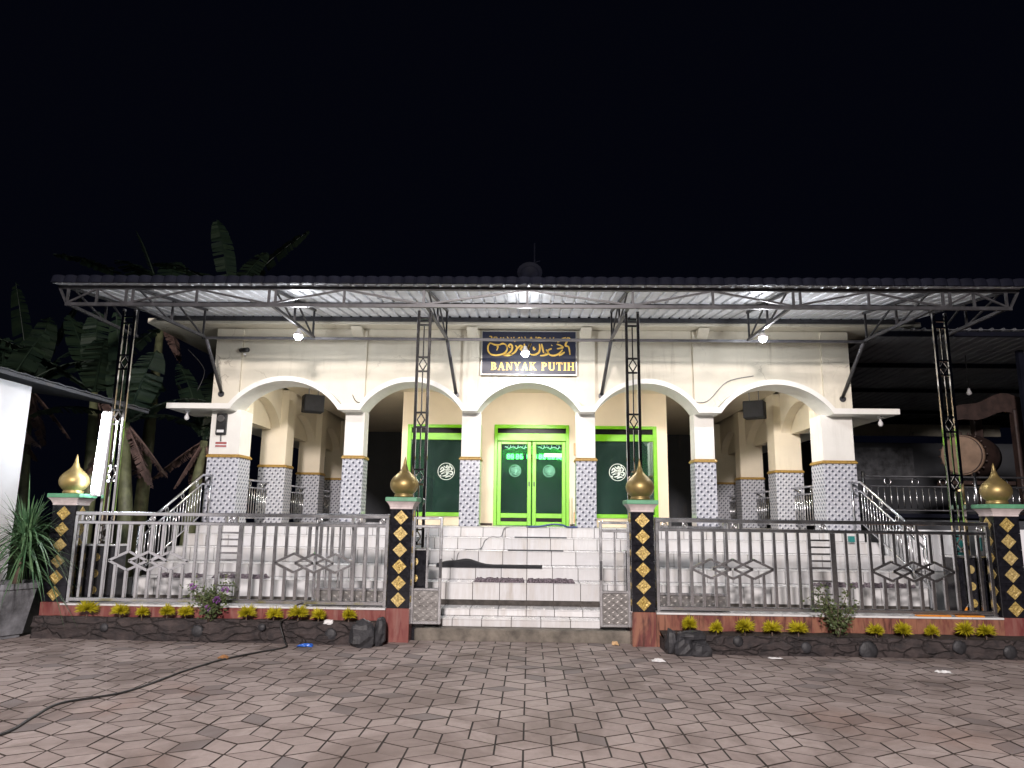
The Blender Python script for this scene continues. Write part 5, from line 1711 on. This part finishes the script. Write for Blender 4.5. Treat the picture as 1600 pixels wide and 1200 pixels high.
banana(-7.7, 17.6, 7.0, 'banana plant with a long leaf pointing up beyond the canopy', 6, 7, 2, 2.6, .4, (R(5), R(38), 3.0))
banana(-11.2, 16.0, 4.4, 'banana plant farthest left in the dark', 8, 8, 2, 2.6)

# ------------------------------------------------------------------ right neighbour: terrace, railing, carport, drum
tr_ = thing('terrace', (9, 17, 0), 'raised terrace in the dark to the right of the mosque', 'terrace')
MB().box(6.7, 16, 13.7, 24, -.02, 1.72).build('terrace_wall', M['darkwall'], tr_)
MB().cbox(6.05, 16, 13.55, 24, 1.725, 1.80, .01).build('terrace_slab', M['roof_dark'], tr_)
rl = thing('terrace_railing', (9, 13.65, 1.8), 'steel railing with turned balusters along the right terrace', 'railing')
y = 13.65
MB().tube([(6.12, y, 2.47), (12, y, 2.47)], .02, 8).build('top_rail', M['steel'], rl)
MB().tube([(6.12, y, 2.29), (12, y, 2.29)], .016, 8).build('mid_rail', M['steel'], rl)
MB().tube([(6.12, y, 1.86), (12, y, 1.86)], .016, 8).build('bottom_rail', M['steel'], rl)
for x in (6.16, 8.18, 10.2, 12):
    MB().tube([(x, y, 1.80), (x, y, 2.56)], .03, 8).build('post', M['chrome'], rl)
q = None
for k in range(50):
    x = 6.30 + k * .115
    if q is None:
        q = MB().lathe([(.010, 0), (.010, .17), (.017, .19), (.010, .21), (.017, .23), (.010, .25), (.010, .43)], (x, y, 1.86), 6).build('baluster', M['chrome'], rl); x_ = x
    else:
        clone(q, (x - x_, 0, 0))
for x in (6.6, 7.1, 7.6, 8.7, 9.2):
    MB().tube([(x + .06 * math.cos(a * math.pi / 6), y, 2.38 + .06 * math.sin(a * math.pi / 6)) for a in range(13)], .01, 5, False).build('ring', M['chrome'], rl)
cp = thing('tin_carport', (11, 18, 0), 'dark open shed with corrugated tin roof right of the mosque', 'shed')
ns = 10
for sidx in range(ns):
    b = MB()
    for k in range(5):
        for (xa, za), (xb, zb) in (((0, 0), (.7, 0)), ((.7, 0), (.78, .03)), ((.78, .03), (.92, .03)), ((.92, .03), (1.0, 0))):
            x0 = 6.35 + (sidx * 5 + k + xa) * .2; x1 = 6.35 + (sidx * 5 + k + xb) * .2
            b.hexa([(x0, 12.9, 5.06 + za), (x1, 12.9, 5.06 + zb), (x1, 24, 4.75 + zb), (x0, 24, 4.75 + za), (x0, 12.9, 5.065 + za), (x1, 12.9, 5.065 + zb), (x1, 24, 4.755 + zb), (x0, 24, 4.755 + za)])
    b.build('roof_sheet', M['zinc_old'], cp)
for y in (13.0, 15.4, 18.0, 21.0):
    z = 5.06 - (y - 12.9) / 11.1 * .31
    MB().box(6.35, 16.3, y, y + .07, z - .09, z - .004).build('purlin', M['roof_dark'], cp)
for x in (9.4, 13.0):
    MB().box(x, x + .1, 13.9, 14.0, 1.80, 4.93).build('shed_post', M['roof_dark'], cp)
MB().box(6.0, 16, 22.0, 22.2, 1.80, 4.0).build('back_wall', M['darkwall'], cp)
MB().cbox(6.0, 14.0, 21.9, 22.0, 4.2, 4.55, .01).build('back_beam', M['cream'], cp)
MB().box(9.6, 11.4, 21.95, 21.99, 2.9, 3.85).build('pale_panel', M['pot'], cp)
o = thing('unlit_bulb', (8.75, 14.5, 4.2), 'unlit bulb hanging on a wire under the dark shed roof', 'light bulb', 'unlit bulbs under ledges')
MB().tube([(8.75, 14.5, 4.28), (8.75, 14.5, 4.96)], .006, 5).build('cord', M['rubber'], o)
MB().lathe([(.004, 0), (.04, .02), (.05, .05), (.03, .1), (.02, .14)], (8.75, 14.5, 4.14), 12).build('bulb_glass', M['plastic'], o)
# drum: hide head ringed by pegs on a wooden stand
dr = thing('hide_drum', (8.6, 15.0, 1.8), 'large hide-covered drum with pegged rim on the right terrace', 'drum')
c = Vector((8.62, 14.75, 2.98))
ax = Vector((.80, .60, 0)).normalized()
b = MB()
L_ = .9
b.tube([c + ax * L_ * u for u in (0, .08, .25, .5, .75, 1)], [.38, .39, .42, .44, .42, .38], 28)
b.build('drum_body', M['wood'], dr)
MB().tube([c - ax * .012, c - ax * .001], .37, 28).build('drum_head', M['hide'], dr)
MB().tube([c + ax * .02, c + ax * .13], [.395, .405], 28).build('hide_collar', M['hide'], dr)
sd = ax.cross(Vector((0, 0, 1))).normalized()
q = None
for k in range(20):
    a = 2 * math.pi * k / 20
    p = c + ax * .075 + (sd * math.cos(a) + Vector((0, 0, 1)) * math.sin(a)) * .41
    MB().tube([p, p + (sd * math.cos(a) + Vector((0, 0, 1)) * math.sin(a)) * .05], .022, 6).build('peg', M['wood'], dr)
ds = thing('drum_stand', (9.0, 15.1, 1.8), 'carved red-brown wooden frame holding the drum', 'stand')
for x, y in ((9.75, 14.7), (9.55, 15.7)):
    MB().cbox(x - .09, x + .09, y - .09, y + .09, 1.80, 3.9, .02).build('post', M['wood'], ds)
pts_l, pts_h = [], []
for k in range(17):
    u = k / 16
    x = 8.55 + 2.1 * u
    z = 3.62 + .18 * math.sin(math.pi * u) + .05 * math.cos(u * 14)
    pts_l.append((x, z)); pts_h.append((x, z + .28 + .1 * math.sin(math.pi * u)))
MB().strip(pts_l, pts_h, XZ, 14.66, 14.78).build('carved_beam', M['wood'], ds, recalc=True)
MB().cbox(8.5, 9.85, 14.9, 15.5, 2.40, 2.48, .01).build('cradle', M['wood'], ds)
# washing area panels seen between fence bars
wp = thing('wash_area_wall', (6.5, 12.6, 0), 'low white tiled wash wall beyond the right end of the steps', 'wall')
for k in range(6):
    x = 6.12 + k * .16
    MB().cbox(x, x + .15, 12.6, 12.66, .85, 1.50, .004).build('tile', M['offwhite'], wp)
MB().box(6.05, 8.2, 12.665, 12.8, -.02, 1.52).build('core', M['offwhite'], wp)
MB().cbox(7.1, 7.25, 12.5, 12.66, .4, 1.5, .006).build('teal_post', M['teal'], wp)
MB().cbox(6.95, 7.2, 11.6, 11.7, 1.22, 1.42, .008).build('teal_box', M['teal'], None, 'teal box standing behind the right fence near the end pillar', 'box')
MB().cbox(5.44, 5.54, 12.72, 12.8, 1.30, 1.40, .006).build('teal_tin', M['teal'], None, 'small teal tin on the upper steps at the right', 'tin')
pw = MB().cbox(6.72, 9.5, 10.9, 11.0, -.02, 1.55, .01).build('stand_in_panel', M['offwhite'], None, 'pale panel standing in for a white glowing shape beyond the far right pillar', 'wall')  # plain pale panel put in for a bluish glow and white object

# rooftop aerial
an = thing('roof_aerial', (.08, 15, 5.26), 'faint aerial with small dish on the roof above the signboard', 'aerial')
MB().tube([(.1, 15, 5.26), (.1, 15, 7.5)], .02, 6).build('mast', M['roof_dark'], an)
for z in (7.08,):
    MB().tube([(.0, 15, z - .05), (.22, 15, z + .02)], .014, 5).build('rod', M['roof_dark'], an)
MB().lathe([(.01, 0), (.15, .03), (.26, .1), (.27, .1), (.16, .04), (.01, .012)], (0, 0, 0), 20).build('dish', M['roof_dark'], an, origin=(0, 0, 0))
dsh = [o for o in COL.objects if o.name.startswith('dish')][0]
dsh.location = Vector((.0, 14.9, 6.75)) - WL[an.name]
dsh.rotation_euler = (R(75), 0, 0)
